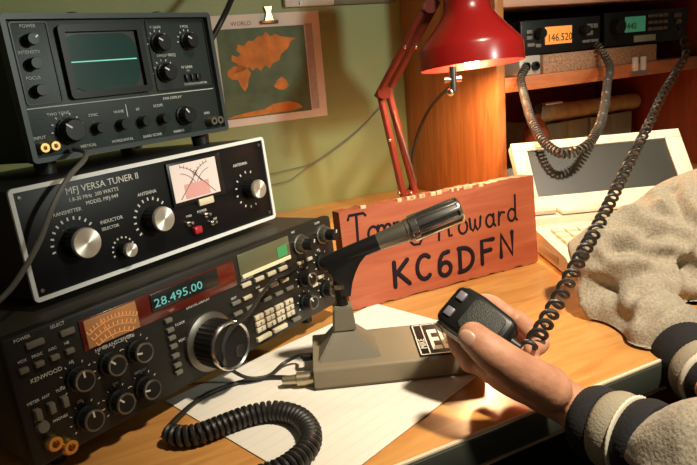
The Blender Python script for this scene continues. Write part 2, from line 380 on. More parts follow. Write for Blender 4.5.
# ------------------------------------------------------------------ red desk lamp
LB = Vector((.225, 1.055, 0))
lamp = thing('desk_lamp', 'red articulated desk lamp glowing in front of the wood panel', 'lamp', (.105, 1.09, 0))
def L_(v): return Vector(v)-Vector((.105, 1.09, 0))
MB().lathe([(0, 0.0003), (.05, .0003), (.052, .004), (.05, .012), (.02, .018), (.012, .03), (0, .03)], n=40).build('base', red_d, lamp)
low0 = W(410, 205, 1.09); elbow = W(384, 92, 1.09); top = W(430, 6, 1.04); shp = W(452, -8, 1.06)
off = Vector((.008, 0, .002))
low0.z = .045
MB().cyl(L_((.105, 1.09, .028)), L_(low0), .007, n=16).build('post', red_d, lamp)
for s_ in (-1, 1):
    MB().tube([L_(low0+off*s_*1.25), L_(elbow+off*s_*.85)], .0062, 10).build('lower_arm', red_d, lamp)
    MB().tube([L_(elbow+Vector((.010, 0, 0.006))*s_*1.15), L_(top+Vector((.010, 0, .006))*s_*1.15)], .0062, 10).build('upper_arm', red_d, lamp)
for q, r_ in ((elbow, .011), (top, .011), (low0, .009)):
    MB().cyl(L_(q+Vector((0, -.010, 0))), L_(q+Vector((0, .010, 0))), r_, n=16).build('joint', red_d, lamp)
for q in (W(405, 47, 1.055), W(416, 47, 1.055), W(390, 140, 1.075), W(399, 193, 1.075), W(411, 193, 1.075)): MB().ball(L_(q), .0032, seg=10).build('screw', chrome, lamp)
m = MB()
for q0, q1 in (((low0+Vector((.012, -.004, .02))), (elbow+Vector((.012, -.004, -.03)))),):
    m.tube([L_(p) for p in coil([q0, q1], 45, .003, .001, 8)], .0005, 5)
m.build('spring', steel, lamp)
# shade: axis tipped a little, open below
sh_c = W(472, 64, 1.0)                     # centre of the rim
SM = Matrix.Translation(L_(sh_c)) @ Matrix.Rotation(-ROLL*.4, 4, 'Y') @ Matrix.Rotation(R(-6), 4, 'X') @ Matrix.Scale(.948, 4)
prof = [(.0800, -.003), (.0815, -.003), (.0815, .024), (.0795, .030), (.062, .050), (.046, .068), (.038, .079), (.036, .090), (.0355, .16), (.030, .172), (.012, .176), (.012, .174), (.028, .170), (.034, .158), (.0345, .090), (.036, .078), (.044, .067), (.060, .048), (.0775, .028), (.0795, .022), (.0800, -.003)]
sh = MB().lathe(prof, SM, 64).build('lamp_shade', red_m, lamp)
MB().lathe([(0, .165), (.017, .165), (.017, .085), (.012, .08), (0, .08)], SM, 24).build('socket', blk, lamp)
bulb = MB().lathe([(0, .0), (.010, .002), (.020, .010), (.026, .024), (.024, .038), (.015, .056), (.012, .078), (0, .079)], SM, 28).build('bulb', mat('glowing_bulb', (1, .8, .5), .4, emit=(1, .64, .30), estr=250.), lamp)
k = W(453, 82, .945)
m = MB().cyl(L_(k+Vector((0, .0, .022))), L_(k+Vector((0, 0, -.012))), .0055, n=14); m.cyl(L_(k+Vector((-.012, 0, .003))), L_(k+Vector((.012, 0, .003))), .004, n=12); m.ball(L_(k+Vector((-.004, 0, -.014))), .006, seg=12)
m.build('tilt_knob', chrome, lamp)
MB().tube([L_(p) for p in spline([W(449, 88, .95), W(440, 96, 1.0), W(426, 115, 1.07), W(416, 140, 1.10), W(411, 170, 1.10), W(410, 200, 1.095)])], .0028, 8).build('cord', rubber, lamp)

# ------------------------------------------------------------------ radio equipment
def device(name, label, cat, P, yaw, tilt): return thing(name, label, cat, P, (-tilt, 0, yaw))
def knob(parent, u, v, r, dep, m, name='knob', n=28, flutes=0, pointer=None, ang=.6, skirt=None, base=0.):
    pr = [(0, 0)] if not skirt else [(0, 0), (skirt, 0), (skirt, .003), (r*1.02, .0035)]
    if not skirt: pr.append((r, 0))
    pr += [(r*.98, dep-.0015), (r*.88, dep), (0, dep)]
    k = MB().lathe(pr, panel(u, v, base), n, flutes, .05).build(name, m, parent)
    if pointer:
        c, s = cos(ang), sin(ang)
        MB().box((.35*r, -.0007, dep-.0003), (.95*r, .0007, dep+.0005), Matrix.Translation((u, -base, v)) @ FR @ Matrix.Rotation(ang, 4, 'Z')).build('pointer', pointer, k, 0)
    return k
def feet(parent, pts, length, r=.009, m=None, name='foot'):
    for (x, y, l) in pts: MB().cyl((x, y, -l), (x, y, .0005), r, r*1.1).build(name, m or rubber, parent)
def lab(t, txt, u, v, size, d=.0004, m=None): t.text(txt, size, panel(u, v, d))

# ---- HF transceiver (bottom of the stack)
rw, rh, rd = .3567, .0983, .29
rt = device('transceiver', 'large charcoal radio transceiver at the bottom of the equipment stack', 'radio', (-.2327, .4008, .0185), .9096, .06)
MB().box((.004, .012, 0), (rw-.004, rd, rh-.002), bev=.002).build('case', rad_m, rt)
MB().box((0, 0, 0), (rw, .0118, rh), bev=.003).build('front_panel', rad_f, rt)
# long smoked window with meter and digital display
MB().box((.0545, -.0012, .0675), (.210, .0, .0915), bev=.0006).build('window', mat('dark_red_window', (.10, .010, .006), .2, coat=.3), rt)
mt = MB().box((.058, -.0022, .0685), (.103, -.0013, .0905), bev=.0004).build('meter', mat('amber_meter_face', (.34, .15, .05), .4, emit=(.9, .4, .12), estr=.10, var=.2, vscale=60), rt)
m = MB()
for r_, n_ in ((.046, 15), (.040, 11), (.034, 9)):
    for i in range(n_):
        a = R(62+56*i/(n_-1)); c_ = (.0805, .040)
        m.box((-.0004, -.0013, 0), (.0004, .0013, .0004), panel(c_[0]+r_*cos(a), c_[1]+r_*sin(a), .0023) @ Matrix.Rotation(a-pi/2, 4, 'Z'))
    m.tube([panel(c_[0]+(r_-.002)*cos(R(62+56*i/12)), c_[1]+(r_-.002)*sin(R(62+56*i/12)), .0024) @ Vector((0, 0, 0)) for i in range(13)], .0003, 4)
m.box((-.0003, 0, 0), (.0003, .02, .0004), panel(.078, .069, .0026) @ Matrix.Rotation(.35, 4, 'Z'))
m.build('scale', mat('orange_scale', (.75, .32, .12), .5, emit=(1, .45, .15), estr=.25), mt, 0)
dg = MB().box((.1165, -.0022, .0755), (.189, -.0013, .0905), bev=.0004).build('digital_display', mat('black_display', (.008, .012, .012), .25), rt)
m = MB(); m.text('28.495.00', .0100, panel(.119, .0785, .0023), bold=.0, xs=1.3)
m.build('digits', mat('cyan_fluorescent', (.1, .35, .33), .4, emit=(.16, .62, .58), estr=.34), dg, 0)
sd = MB().box((.2155, -.0012, .071), (.286, .0, .0945), bev=.0006).build('sub_display', mat('olive_lcd', (.115, .11, .06), .25), rt)
MB().box((.267, -.0018, .0765), (.281, -.0013, .087)).build('lit_segment', mat('green_lcd_lit', (.05, .24, .08), .3, emit=(.1, .5, .18), estr=.12), sd, 0)
MB().box((.2165, -.0030, .0712), (.284, -.0013, .0750), bev=.0005).build('light_bar', mat('pale_bar', (.75, .68, .45), .35), sd, 0)
# small knobs, two rows of three
for u in (.0445, .0715, .0960):
    for v in (.0508, .0192):
        kk = knob(rt, u, v, .0080, .012, blk, pointer=ink, ang=1.5+.5*(u*50-2), skirt=.0100, flutes=1, n=32)
        MB().lathe([(.0066, .0120), (.0078, .0123), (.0083, .0115), (.0081, .0102)], panel(u, v), 28).build('rim', steel, kk)  # added ring, stands in for the highlight along the knob's front edge
# main dial
dl = MB().lathe([(0, 0), (.0265, 0), (.0265, .004), (.0225, .006), (0, .006)], panel(.1665, .030, .0002), 48).build('dial_ring', steel, rt)
dk = MB().lathe([(0, 0), (.0215, 0), (.0215, .02), (.0218, .0215), (.0195, .024), (0, .0235)], panel(.1665, .030, .0064), 64, 1, .03).build('main_dial', blk, rt)
MB().lathe([(.0185, .0238), (.0205, .0250), (.0215, .0238), (.0215, .022), (.0205, .0228)], panel(.1665, .030, .0064), 48).build('rim', chrome, dk)
MB().lathe([(0, .0226), (.005, .0228), (.0055, .0243), (.0045, .0248), (0, .0242)], panel(.1745, .022, .0064), 20).build('finger_dimple', rubber, dk)
# switch column beside dial
for v in (.0640, .0555, .0485, .0410, .0325, .0240, .0175):
    MB().box((.1255, -.004, v-.0019), (.1325, 0, v+.0019), bev=.0008).build('button', btn_d, rt)
# left switches
for u, v in ((.0245, .0895), (.0445, .0885)): MB().box((u-.010 if u < .03 else u-.005, -.003, v-.0035), (u+.003 if u < .03 else u+.006, 0, v+.0012), bev=.0008).build('switch', btn_d, rt)
for u in (.0088, .0199, .0314, .0429):
    MB().box((u-.0030, -.004, .0715), (u+.0035, 0, .0755), bev=.0008).build('button', btn_d, rt)
for u in (.0100, .0200, .0300):
    MB().box((u-.002, -.006, .036), (u+.0025, 0, .044), bev=.0008).build('slide_switch', btn_d, rt)
knob(rt, .0116, .0297, .0045, .005, btn_d, 'lamp_button')
for u, v in ((.0155, .0150), (.0255, .0068)): MB().lathe([(.0028, 0), (.0066, 0), (.0066, .004), (.0052, .007), (.0028, .007), (.0028, .001), (0, .001)], panel(u, v), 24).build('jack', gold, rt)
# keypad
for r_ in range(3):
    for c_ in range(4):
        u = .2285+c_*.0142; v = .0295-r_*.0062
        k = MB().box((u-.0058, -.0035, v-.0025), (u+.0058, 0, v+.0025), bev=.0008).build('key', btn_m, rt)
for u in (.2305, .2535): MB().box((u-.0095, -.004, .0060), (u+.0095, 0, .0105), bev=.0008).build('wide_key', mat('pale_key', (.66, .6, .42), .45), rt)
MB().box((.272, -.004, .0065), (.284, 0, .0105), bev=.0008).build('wide_key', btn_d, rt)
for u in (.2200, .2375, .2545, .2710): MB().box((u-.0058, -.003, .0628), (u+.0058, 0, .0668), bev=.0006).build('button', btn_m, rt)
for u in (.2040, .2190, .2400, .2560, .2710):
    MB().box((u-.0052, -.003, .0508), (u+.0052, 0, .0543), bev=.0006).build('button', btn_d if u < .21 else btn_m, rt)
for u in (.2040, .2200, .2435, .2600, .2760):
    MB().box((u-.0052, -.003, .0405), (u+.0052, 0, .0440), bev=.0006).build('button', btn_d, rt)
# right-hand knobs
for u, v in ((.3010, .0815), (.3375, .0820)):
    knob(rt, u, v, .0085, .010, steel, skirt=.0105, flutes=1, n=32)
    knob(rt, u, v, .0060, .010, blk, pointer=ink, ang=1.2, base=.0102)
for u, v in ((.3000, .0450), (.2970, .0205), (.3310, .0540), (.3310, .0225)):
    kk = knob(rt, u, v, .0070, .013, blk, pointer=ink, ang=2.2, skirt=.0092, flutes=1, n=32)
    MB().lathe([(.0054, .0130), (.0066, .0134), (.0072, .0126), (.0070, .0112)], panel(u, v), 28).build('rim', steel, kk)  # same added ring, imitating the highlight on these knob edges
for u, v in ((.2975, .0625), (.3110, .0625), (.3250, .0385), (.3450, .0385), (.314, .033)):
    MB().box((u-.0045, -.003, v-.0016), (u+.0045, 0, v+.0016), bev=.0005).build('button', btn_m, rt)
m = MB()
for txt, u, v, s_ in (('POWER', .008, .0935, .0034), ('SELECT', .034, .0935, .0034), ('VOX', .007, .0785, .003), ('PROC', .017, .0785, .003), ('AGC', .029, .0785, .003), ('NB', .041, .0785, .003),
    ('KENWOOD', .012, .0618, .0044), ('METER', .006, .0475, .003), ('ANT', .0165, .0475, .003), ('TUNE', .027, .0475, .003), ('PHONES', .02, .0275, .003), ('MIC', .008, .0335, .003),
    ('HF TRANSCEIVER', .0625, .0630, .0042), ('AF', .041, .0635, .003), ('RF', .068, .0635, .003), ('SQL', .092, .0635, .003), ('SSB', .04, .0325, .003), ('CW', .07, .0325, .003), ('NOTCH', .09, .0325, .003),
    ('DIGITAL DISPLAY', .150, .0655, .0034), ('FUNCTION', .216, .0685, .003), ('M.IN', .27, .0685, .003), ('SPLIT', .2, .056, .003), ('A=B', .232, .056, .003), ('SCAN', .253, .056, .003),
    ('VBT', .292, .0945, .003), ('SLOPE', .329, .0945, .003), ('RIT', .296, .0575, .003), ('XIT', .326, .066, .003), ('F.LOCK', .136, .0555, .003), ('VOICE', .136, .041, .003)):
    lab(m, txt, u, v, s_)
for u in (.0445, .0715, .0960):
    for v in (.0508, .0192):
        for i in range(9):
            a = R(-35+250*i/8); m.box((-.0003, -.0009, 0), (.0003, .0009, .0003), panel(u+.0128*cos(a), v+.0128*sin(a), .0002) @ Matrix.Rotation(a-pi/2, 4, 'Z'))
for u, v in ((.3000, .0450), (.2970, .0205), (.3310, .0540), (.3310, .0225)):
    for i in range(7):
        a = R(-30+240*i/6); m.box((-.0004, -.001, 0), (.0004, .001, .0003), panel(u+.0115*cos(a), v+.0115*sin(a), .0002) @ Matrix.Rotation(a-pi/2, 4, 'Z'))
m.build('lettering', ink, rt, 0)
m = MB(); 
for r_ in range(3):
    for c_ in range(4): m.text('123A456B789C'[r_*4+c_], .0046, panel(.2285+c_*.0142, .0278-r_*.0062, .0036), align='CENTER')
m.build('key_numerals', mat('key_ink', (.03, .025, .02), .6), rt, 0)
MB().tube([(.03, .03, -.0163), (.03, .03, .0005)], .006, 12).build('foot', rubber, rt)
MB().tube([(rw-.03, .03, -.0163), (rw-.03, .03, .0005)], .006, 12).build('foot', rubber, rt)

# ---- antenna tuner (middle)
tw, th, td = .271, .0856, .26
tn = device('antenna_tuner', 'black antenna tuner with a white edge line in the middle of the stack', 'tuner', (-.2413, .4696, .1202), .9255, .062)
MB().box((.001, .004, 0), (tw-.001, td, th), bev=.001).build('case', blk_m, tn)
fp = MB().box((0, 0, 0), (tw, .0038, th), bev=.0008).build('front_panel', pnl, tn)
m = MB(); q = .0024
def rr_frame(m, x0, z0, x1, z1, rad, wdt, d0, d1):
    def ring(x0, z0, x1, z1, r):
        P = []
        for cx, cz, a0 in ((x1-r, z1-r, 0), (x0+r, z1-r, 90), (x0+r, z0+r, 180), (x1-r, z0+r, 270)):
            for i in range(6): a = R(a0+90*i/5); P.append((cx+r*cos(a), cz+r*sin(a)))
        return P
    A = ring(x0, z0, x1, z1, rad); B = ring(x0+wdt, z0+wdt, x1-wdt, z1-wdt, max(.0003, rad-wdt)); n = len(A); bm = m.bm
    V = [[bm.verts.new((p[0], -d, p[1])) for p in L] for L, d in ((A, d0), (A, d1), (B, d1), (B, d0))]
    for k in range(4):
        for i in range(n): bm.faces.new((V[k][i], V[k][(i+1) % n], V[(k+1) % 4][(i+1) % n], V[(k+1) % 4][i]))
    bmesh.ops.recalc_face_normals(bm, faces=bm.faces[:])
rr_frame(m, -.0012, -.0012, tw+.0012, th+.0012, .004, .0034, -.001, .0014)
m.build('edge_trim', trim_m, tn)
def spun(u, v, r, dep):
    k = knob(tn, u, v, r, dep, blk, skirt=None, flutes=1, n=40)
    MB().lathe([(0, dep+.0002), (r*.93, dep+.0002), (r*.97, dep-.0006), (r*.97, dep-.003)], panel(u, v), 40).build('cap', alu_f, k)
def spun_mat():
    m = bpy.data.materials.new('radial_spun_aluminium'); m.use_nodes = True; nt = m.node_tree; b = nt.nodes['Principled BSDF']
    b.inputs['Base Color'].default_value = (.86, .82, .74, 1); b.inputs['Metallic'].default_value = .82; b.inputs['Roughness'].default_value = .42
    b.inputs['Anisotropic'].default_value = .85
    tg = nt.nodes.new('ShaderNodeTangent'); tg.direction_type = 'RADIAL'; tg.axis = 'Y'; nt.links.new(tg.outputs[0], b.inputs['Tangent'])
    return m
alu_f = spun_mat()
# caps are built around their own origin so the turned grain is radial
def spun(u, v, r, dep):
    M = Matrix.Translation((u, 0, v))
    k = MB().lathe([(0, 0), (r, 0), (r*.98, dep-.003), (r*.97, dep-.003), (0, dep-.003)], FR, 40, 1, .05).build('knob', blk, tn, M=M)
    MB().lathe([(r*.97, dep-.0035), (r*.97, dep-.0008), (r*.92, dep), (0, dep)], FR, 40).build('cap', alu_f, k)
spun(.0418, .0354, .0125, .018); spun(.1172, .0360, .0112, .018); spun(.0827, .0176, .0062, .012); spun(.2402, .0369, .0098, .016)
mt = MB().box((.141, -.003, .040), (.206, .0005, .0805), bev=.0008).build('meter', blk, tn)
MB().box((.1435, -.0036, .0435), (.199, -.003, .078), bev=.0002).build('meter_face', mat('pinkish_white_meter_face', (.74, .62, .58), .5, emit=(1, .8, .75), estr=.10), mt, 0)
m = MB()
for c_, sgn in ((.150, 1), (.1925, -1)):
    for r_ in (.030, .024):
        m.tube([panel(c_+sgn*r_*cos(R(10+70*i/12)), .0455+r_*sin(R(10+70*i/12)), .0037) @ Vector((0, 0, 0)) for i in range(13)], .00028, 4)
    for i in range(10):
        a = R(10+70*i/9); m.tube([panel(c_+sgn*r_*cos(a), .0455+r_*sin(a), .0037) @ Vector((0, 0, 0)) for r_ in (.029, .032)], .00025, 4)
    m.tube([panel(c_, .0455, .0039) @ Vector((0, 0, 0)), panel(c_+sgn*.026, .0705, .0039) @ Vector((0, 0, 0))], .0003, 4)
m.build('scales', mat('meter_ink', (.09, .04, .05), .6), mt, 0)
MB().box((.156, -.0039, .045), (.186, -.0036, .0585), bev=.0001).build('red_zone', mat('red_meter_print', (.72, .36, .34), .5), mt, 0)
MB().box((.170, -.004, .0350), (.1885, .0003, .0415), bev=.0008).build('meter_lug', mat('cream_plastic_lug', (.72, .62, .45), .4), tn)
MB().box((.1575, -.006, .0105), (.1665, 0, .0175), bev=.0014).build('red_button', mat('red_button_plastic', (.45, .02, .03), .35), tn)
for u, v in ((.1765, .0250), (.1825, .0158), (.154, .022)):
    m = MB().cyl((u, 0, v), (u, -.003, v), .0026, n=12); m.cyl((u, -.003, v), (u, -.0085, v+.001), .0012, .0015, n=10); m.build('toggle', chrome, tn)
m = MB()
lab(m, 'MFJ VERSA TUNER II', .043, .0735, .0078); lab(m, '1.8-30 MHz  300 WATTS', .044, .0675, .0044); lab(m, 'MODEL MFJ-949', .058, .062, .0044)
lab(m, 'TRANSMITTER', .026, .0590, .0042); lab(m, 'ANTENNA', .107, .0580, .0042); lab(m, 'INDUCTOR', .0665, .0435, .0042); lab(m, 'SELECTOR', .0665, .038, .0036); lab(m, 'ANTENNA', .2235, .0625, .0042)
lab(m, 'POWER', .168, .0285, .0034); lab(m, 'FWD', .154, .0275, .003); lab(m, 'REF', .186, .0175, .003)
for (u, v, r_, n_, a0, a1, dot) in ((.0418, .0354, .0195, 11, 35, 190, .0014), (.1172, .0360, .018, 11, 40, 215, .0014), (.2402, .0369, .018, 10, 70, 290, .0012), (.0827, .0176, .0105, 9, 20, 200, .0008)):
    for i in range(n_):
        a = R(a0+(a1-a0)*i/(n_-1)); m.box((-.0007, -dot, 0), (.0007, dot, .0003), panel(u+r_*cos(a), v+r_*sin(a), .0003) @ Matrix.Rotation(a-pi/2, 4, 'Z'))
m.build('lettering', ink, tn, 0)
for u, v in ((.0065, .0065), (.0065, .079), (tw-.0065, .0065), (tw-.0065, .079)): MB().lathe([(0, .0012), (.0016, .001), (.0019, 0), (0, 0)], panel(u, v), 12).build('screw', steel, tn)
feet(tn, [(.02, .02, .0055), (tw-.02, .02, .0055), (.02, td-.03, .0055), (tw-.02, td-.03, .0055)], .0055)

# ---- oscilloscope station monitor (top)
sw, shh, sdp = .215, .1232, .20
so = device('oscilloscope', 'dark green grey oscilloscope on top of the equipment stack', 'oscilloscope', (-.2665, .5627, .2143), .8579, .0591)
MB().box((.001, .006, 0), (sw-.001, sdp, shh-.001), bev=.003).build('case', scope_m, so)
MB().box((.001, .0, .001), (sw-.001, .0058, shh-.001), bev=.001).build('front_panel', scope_m, so)
m = MB(); rr_frame(m, -.001, -.001, sw+.001, shh, .004, .0045, -.006, .006); m.build('bezel', scope_e, so)
for x0_, x1_ in ((.007, .040), (.138, .210)): m = MB(); rr_frame(m, x0_, .048, x1_, .1175, .003, .0012, -.0005, .0012); m.build('panel_border', blk, so)
m = MB(); rr_frame(m, .046, .0495, .1305, .1135, .004, .006, -.0005, .006); m.build('screen_frame', blk, so)
MB().box((.0475, -.0012, .051), (.129, .0005, .112)).build('screen_surround', mat('dark_brown_recess', (.018, .010, .008), .4), so, 0)
m = MB()
poly = []
for cx, cz, a0 in ((.107, .090, 0), (.064, .090, 90), (.064, .071, 180), (.107, .071, 270)):
    for i in range(7): a = R(a0+90*i/6); poly.append((cx+.0155*cos(a), cz+.0155*sin(a)))
m.prism(poly, 0, .0012, panel(0, 0, .0013))
scr = m.build('screen', mat('green_phosphor_glass', (.007, .035, .031), .22, emit=(.03, .2, .17), estr=.03, coat=.3), so)
MB().box((.050, -.0030, .0810), (.1205, -.0026, .0820)).build('trace', mat('glowing_trace', (.2, .7, .6), .4, emit=(.35, 1, .85), estr=.28), scr, 0)
for u, v, r_ in ((.0209, .1020, .0052), (.0190, .0822, .0052), (.0184, .0597, .0052)): knob(so, u, v, r_, .011, blk, n=24, pointer=trim_m if v > .1 else None)
for u, v, r_ in ((.1500, .0944, .0085), (.1850, .0952, .0078), (.1510, .0660, .0085)): knob(so, u, v, r_, .012, blk, n=32, flutes=1, pointer=trim_m, ang=2.6, skirt=r_*1.15)
knob(so, .0385, .0228, .0105, .014, blk, n=36, flutes=1, pointer=trim_m, ang=2.5, skirt=.012)
for u in (.0653, .0903, .1135, .1365): knob(so, u, .0215, .0052, .011, blk, n=24)
knob(so, .1640, .0215, .0085, .013, blk, n=32, flutes=1, pointer=trim_m, ang=2.2, skirt=.010)
for u in (.176, .183, .190): MB().box((u-.0025, -.004, .0555), (u+.0025, 0, .0625), bev=.0006).build('slide_switch', blk, so)
for u, v in ((.0100, .0115), (.0195, .0118), (.1950, .0115), (.2035, .0115)):
    MB().lathe([(.0018, 0), (.0052, 0), (.0052, .005), (.0040, .010), (.0018, .010), (.0018, .002), (0, .002)], panel(u, v), 20).build('terminal', gold if u < .1 else steel, so)
tm = MB().lathe([(0, 0), (.002, 0), (.002, .003), (.006, .0035), (.006, .009), (.004, .0105), (0, .0105)], Matrix.Translation((.093, .05, shh-.0005)), 20).build('top_screw', mat('brown_knob', (.12, .09, .04), .4), so)
MB().lathe([(0, 0), (.002, 0), (.002, .003), (.006, .0035), (.006, .009), (.004, .0105), (0, .0105)], Matrix.Translation((.190, .05, shh-.0005)), 20).build('top_screw', steel, so)
m = MB()
for txt, u, v, s_ in (('POWER', .016, .1125, .004), ('INTENSITY', .0095, .091, .004), ('FOCUS', .0115, .0695, .004), ('V GAIN', .143, .109, .0038), ('V POS', .179, .109, .0038), ('SWEEP FREQ', .145, .0815, .004), ('H GAIN', .172, .0685, .004), ('ms', .178, .0655, .003),
    ('STATION MONITOR', .172, .0515, .0032), ('TWO TONE', .022, .0375, .0038), ('SYNC', .060, .0325, .0038), ('WAVE', .086, .0325, .0038), ('RF', .110, .0325, .0038), ('SCOPE', .130, .0335, .0038), ('PAN DISPLAY', .143, .0395, .0038),
    ('INPUT', .006, .019, .0038), ('GND', .19, .0195, .0035), ('VERTICAL ', .046, .0060, .0036), ('HORIZONTAL', .078, .0058, .0036), ('BAND SCOPE', .112, .0056, .0036), ('MARKER', .148, .0055, .0036)):
    lab(m, txt, u, v, s_)
for u, v, r_ in ((.1500, .0944, .0125), (.1850, .0952, .0115), (.1510, .0660, .0125), (.0385, .0228, .0150)):
    for i in range(7):
        a = R(20+160*i/6); m.box((-.0005, -.001, 0), (.0005, .001, .0003), panel(u+r_*cos(a), v+r_*sin(a), .0003) @ Matrix.Rotation(a-pi/2, 4, 'Z'))
m.box((.044, -.0004, .0028), (.176, .0, .0034)); m.box((.0996, -.0004, .028), (.1003, 0, .040)); m.box((.006, -.0004, .0450), (.208, .0, .0457))
m.build('lettering', ink_d, so, 0)
feet(so, [(.02, .02, .0125), (sw-.02, .02, .0125), (.02, sdp-.03, .0125), (sw-.02, sdp-.03, .0125)], .0125)
# grey cord looping down from the monitor in front of the tuner
P = [W(74, 149, .585), W(85, 152, .555), W(84, 160, .525), W(68, 178, .495), (W(52, 208, .475)), W(40, 240, .465), W(25, 268, .455), W(8, 292, .445), W(-20, 315, .43), W(-60, 335, .42), Vector((-.335, .405, .06)), Vector((-.36, .44, .006)), Vector((-.42, .49, .0028)), Vector((-.52, .55, .0028))]
o = MB().tube(spline(P), .0021, 10).build('cord', cord_g); tag(o, 'grey cord hanging down in front of the left end of the antenna tuner', 'cord')

# ------------------------------------------------------------------ wooden call-sign board
S0 = WZ(360, 310); S1 = WZ(537, 263); sdir = (S1-S0); slen = sdir.length; syaw = math.atan2(sdir.y, sdir.x)
sg = thing('call_sign_board', 'red brown wooden name board with dark hand painted lettering behind the desk microphone', 'sign', (S0.x, S0.y, 0), (R(-4), 0, syaw))
m = MB(); N = 46; top_ = []; bot = []
rnd = random.Random(3)
for i in range(N+1):
    u = -.012+(slen+.014)*i/N; top_.append((u, .1165+rnd.uniform(-.0012, .0012))); bot.append((u, .0012+rnd.uniform(-.0008, .0016)))
m.prism(bot+top_[::-1], -.018, 0, panel(0, 0, 0))
m.build('board', sign_w, sg, 25)
m = MB()
def letters(m, strokes, u, v, s, r, sk=0., xs=1.):
    for st in strokes: m.stroke([(u+(x*xs+sk*y)*s, v+y*s) for x, y in st], r, panel(0, 0, .0003))
def arc(cx, cy, rx, ry, a0, a1, n=12): return [(cx+rx*cos(R(a0+(a1-a0)*i/n)), cy+ry*sin(R(a0+(a1-a0)*i/n))) for i in range(n+1)]
GL = {'K': ([[(0, 0), (0, 1)], [(.55, 1), (.05, .48)], [(.12, .55), (.6, 0)]], .62),
      'C': ([arc(.38, .5, .36, .5, 50, 310)], .66), '6': ([[(.5, .98)]+arc(.36, .42, .34, .56, 110, 180, 6)+arc(.3, .28, .28, .28, 180, 540, 16)], .62),
      'D': ([[(0, 0), (0, 1)], [(-.05, 1)]+arc(.1, .5, .5, .5, 90, -90)+[(-.05, 0)]], .66), 'F': ([[(0, 0), (0, 1), (.55, .98)], [(0, .52), (.42, .54)]], .55),
      'N': ([[(0, 0), (0, 1), (.55, 0), (.55, 1)]], .62),
      'T': ([[(.3, 0), (.3, .95)], [(-.05, .85), (0, 1), (.6, 1), (.68, .9)]], .6), 'o': ([arc(.2, .25, .2, .25, 90, 450)], .5),
      'm': ([[(0, 0), (0, .5)], [(0, .35)]+arc(.14, .35, .12, .14, 160, 0, 6)+[(.26, 0)], [(.26, .35)]+arc(.40, .35, .12, .14, 160, 0, 6)+[(.52, 0)]], .62),
      'y': ([[(0, .5), (.05, .15), (.2, .05), (.32, .2)], [(.36, .5), (.32, -.15), (.15, -.42), (-.1, -.40), (-.22, -.28)]], .46),
      'H': ([[(0, -.05), (.03, .6), (.0, 1.0), (-.12, .92)], [(.5, 1.02), (.46, .4), (.5, 0), (.62, .02)], [(-.1, .42), (.2, .55), (.5, .5)]], .7),
      'w': ([[(0, .5), (.04, .12), (.14, 0), (.24, .15), (.26, .42)], [(.26, .2), (.36, 0), (.48, .12), (.52, .5)]], .62),
      'a': ([arc(.2, .24, .18, .24, 40, 330), [(.38, .48), (.38, .1), (.46, 0)]], .5), 'r': ([[(0, 0), (.02, .5)], [(.02, .3), (.14, .48), (.28, .44)]], .34),
      'd': ([arc(.2, .24, .18, .24, 40, 330), [(.38, 1.0), (.38, .1), (.46, 0)]], .5)}
def word(m, txt, u, v, s, r, sp=1.15, rise=0.):
    for ch in txt:
        if ch == ' ': u += s*.35; continue
        st, wd_ = GL[ch]; letters(m, st, u, v, s, r, .1); u += wd_*s*sp; v += rise*wd_*s
    return u
def s_uv(x, y):
    o = Vector((S0.x, S0.y, 0)); n = Vector((sin(syaw), -cos(syaw), 0)); d = W(x, y, 1)-Vector((0, 0, CAMZ)); c0 = Vector((0, 0, CAMZ))
    q = c0+d*((o-c0).dot(n)/d.dot(n)); return (q-o).dot(Vector((cos(syaw), sin(syaw), 0))), q.z
u0, v0 = s_uv(396, 287)
for ch, px in zip('KC6DFN', ((396, 287), (418, 281), (440, 277), (461, 272), (483, 264), (502, 257))):
    u, v = s_uv(*px); letters(m, GL[ch][0], u, v, .029, .0029, .04, 1.0 if ch in '6C' else 1.12)
m.build('call_sign_lettering', mat('dark_indigo_paint', (.010, .005, .010), .8, spec=.2), sg)
m = MB()
for ch, px in zip('TommyHoward', ((353, 244), (371, 243), (381, 241), (397, 238), (418, 235), (441, 240), (461, 236), (472, 233), (488, 229), (501, 226), (510, 223))):
    u, v = s_uv(*px); letters(m, GL[ch][0], u, v+.001, .030 if ch in 'TH' else .032, .0016, .05)
m.build('name_lettering', mat('dark_indigo_paint', (.010, .005, .010), .8, spec=.2), sg)
cm = mat('bare_wood_chip', (.72, .48, .26), .7)
for i in range(15):
    u = rnd.uniform(0, slen-.01); wv = rnd.uniform(.003, .009)
    MB().box((u, -.0006, .1135+rnd.uniform(0, .0012)), (u+wv, .004, .1186), bev=.0006).build('chipped_patch', cm, sg)

# ------------------------------------------------------------------ old laptop
LP = Vector((.259, .738, 0)); lw = .255; lyaw = R(2.5)
lp = thing('laptop', 'cream old laptop with a half height screen open on the desk right of the board', 'laptop', LP, (0, 0, lyaw))
# base profile in (y, z), extruded across
def across(prof, x0, x1): return MB().prism(prof, x0, x1, Matrix(((0, 0, 1, 0), (1, 0, 0, 0), (0, 1, 0, 0), (0, 0, 0, 1))))
across([(0, .003), (0, .020), (.006, .024), (.108, .032), (.125, .034), (.125, .044), (.155, .046), (.175, .046), (.21, .046), (.21, .003)], 0, lw).build('base', laptop_m, lp, 30)
MB().box((.006, .135, .0462), (.038, .152, .0515), bev=.001).build('hinge_cover', laptop_d, lp)
MB().box((.215, .135, .0462), (.249, .152, .0515), bev=.001).build('hinge_cover', laptop_d, lp)
MB().box((.042, .126, .0462), (.212, .150, .0520), bev=.0015).build('hinge_bar', laptop_m, lp)
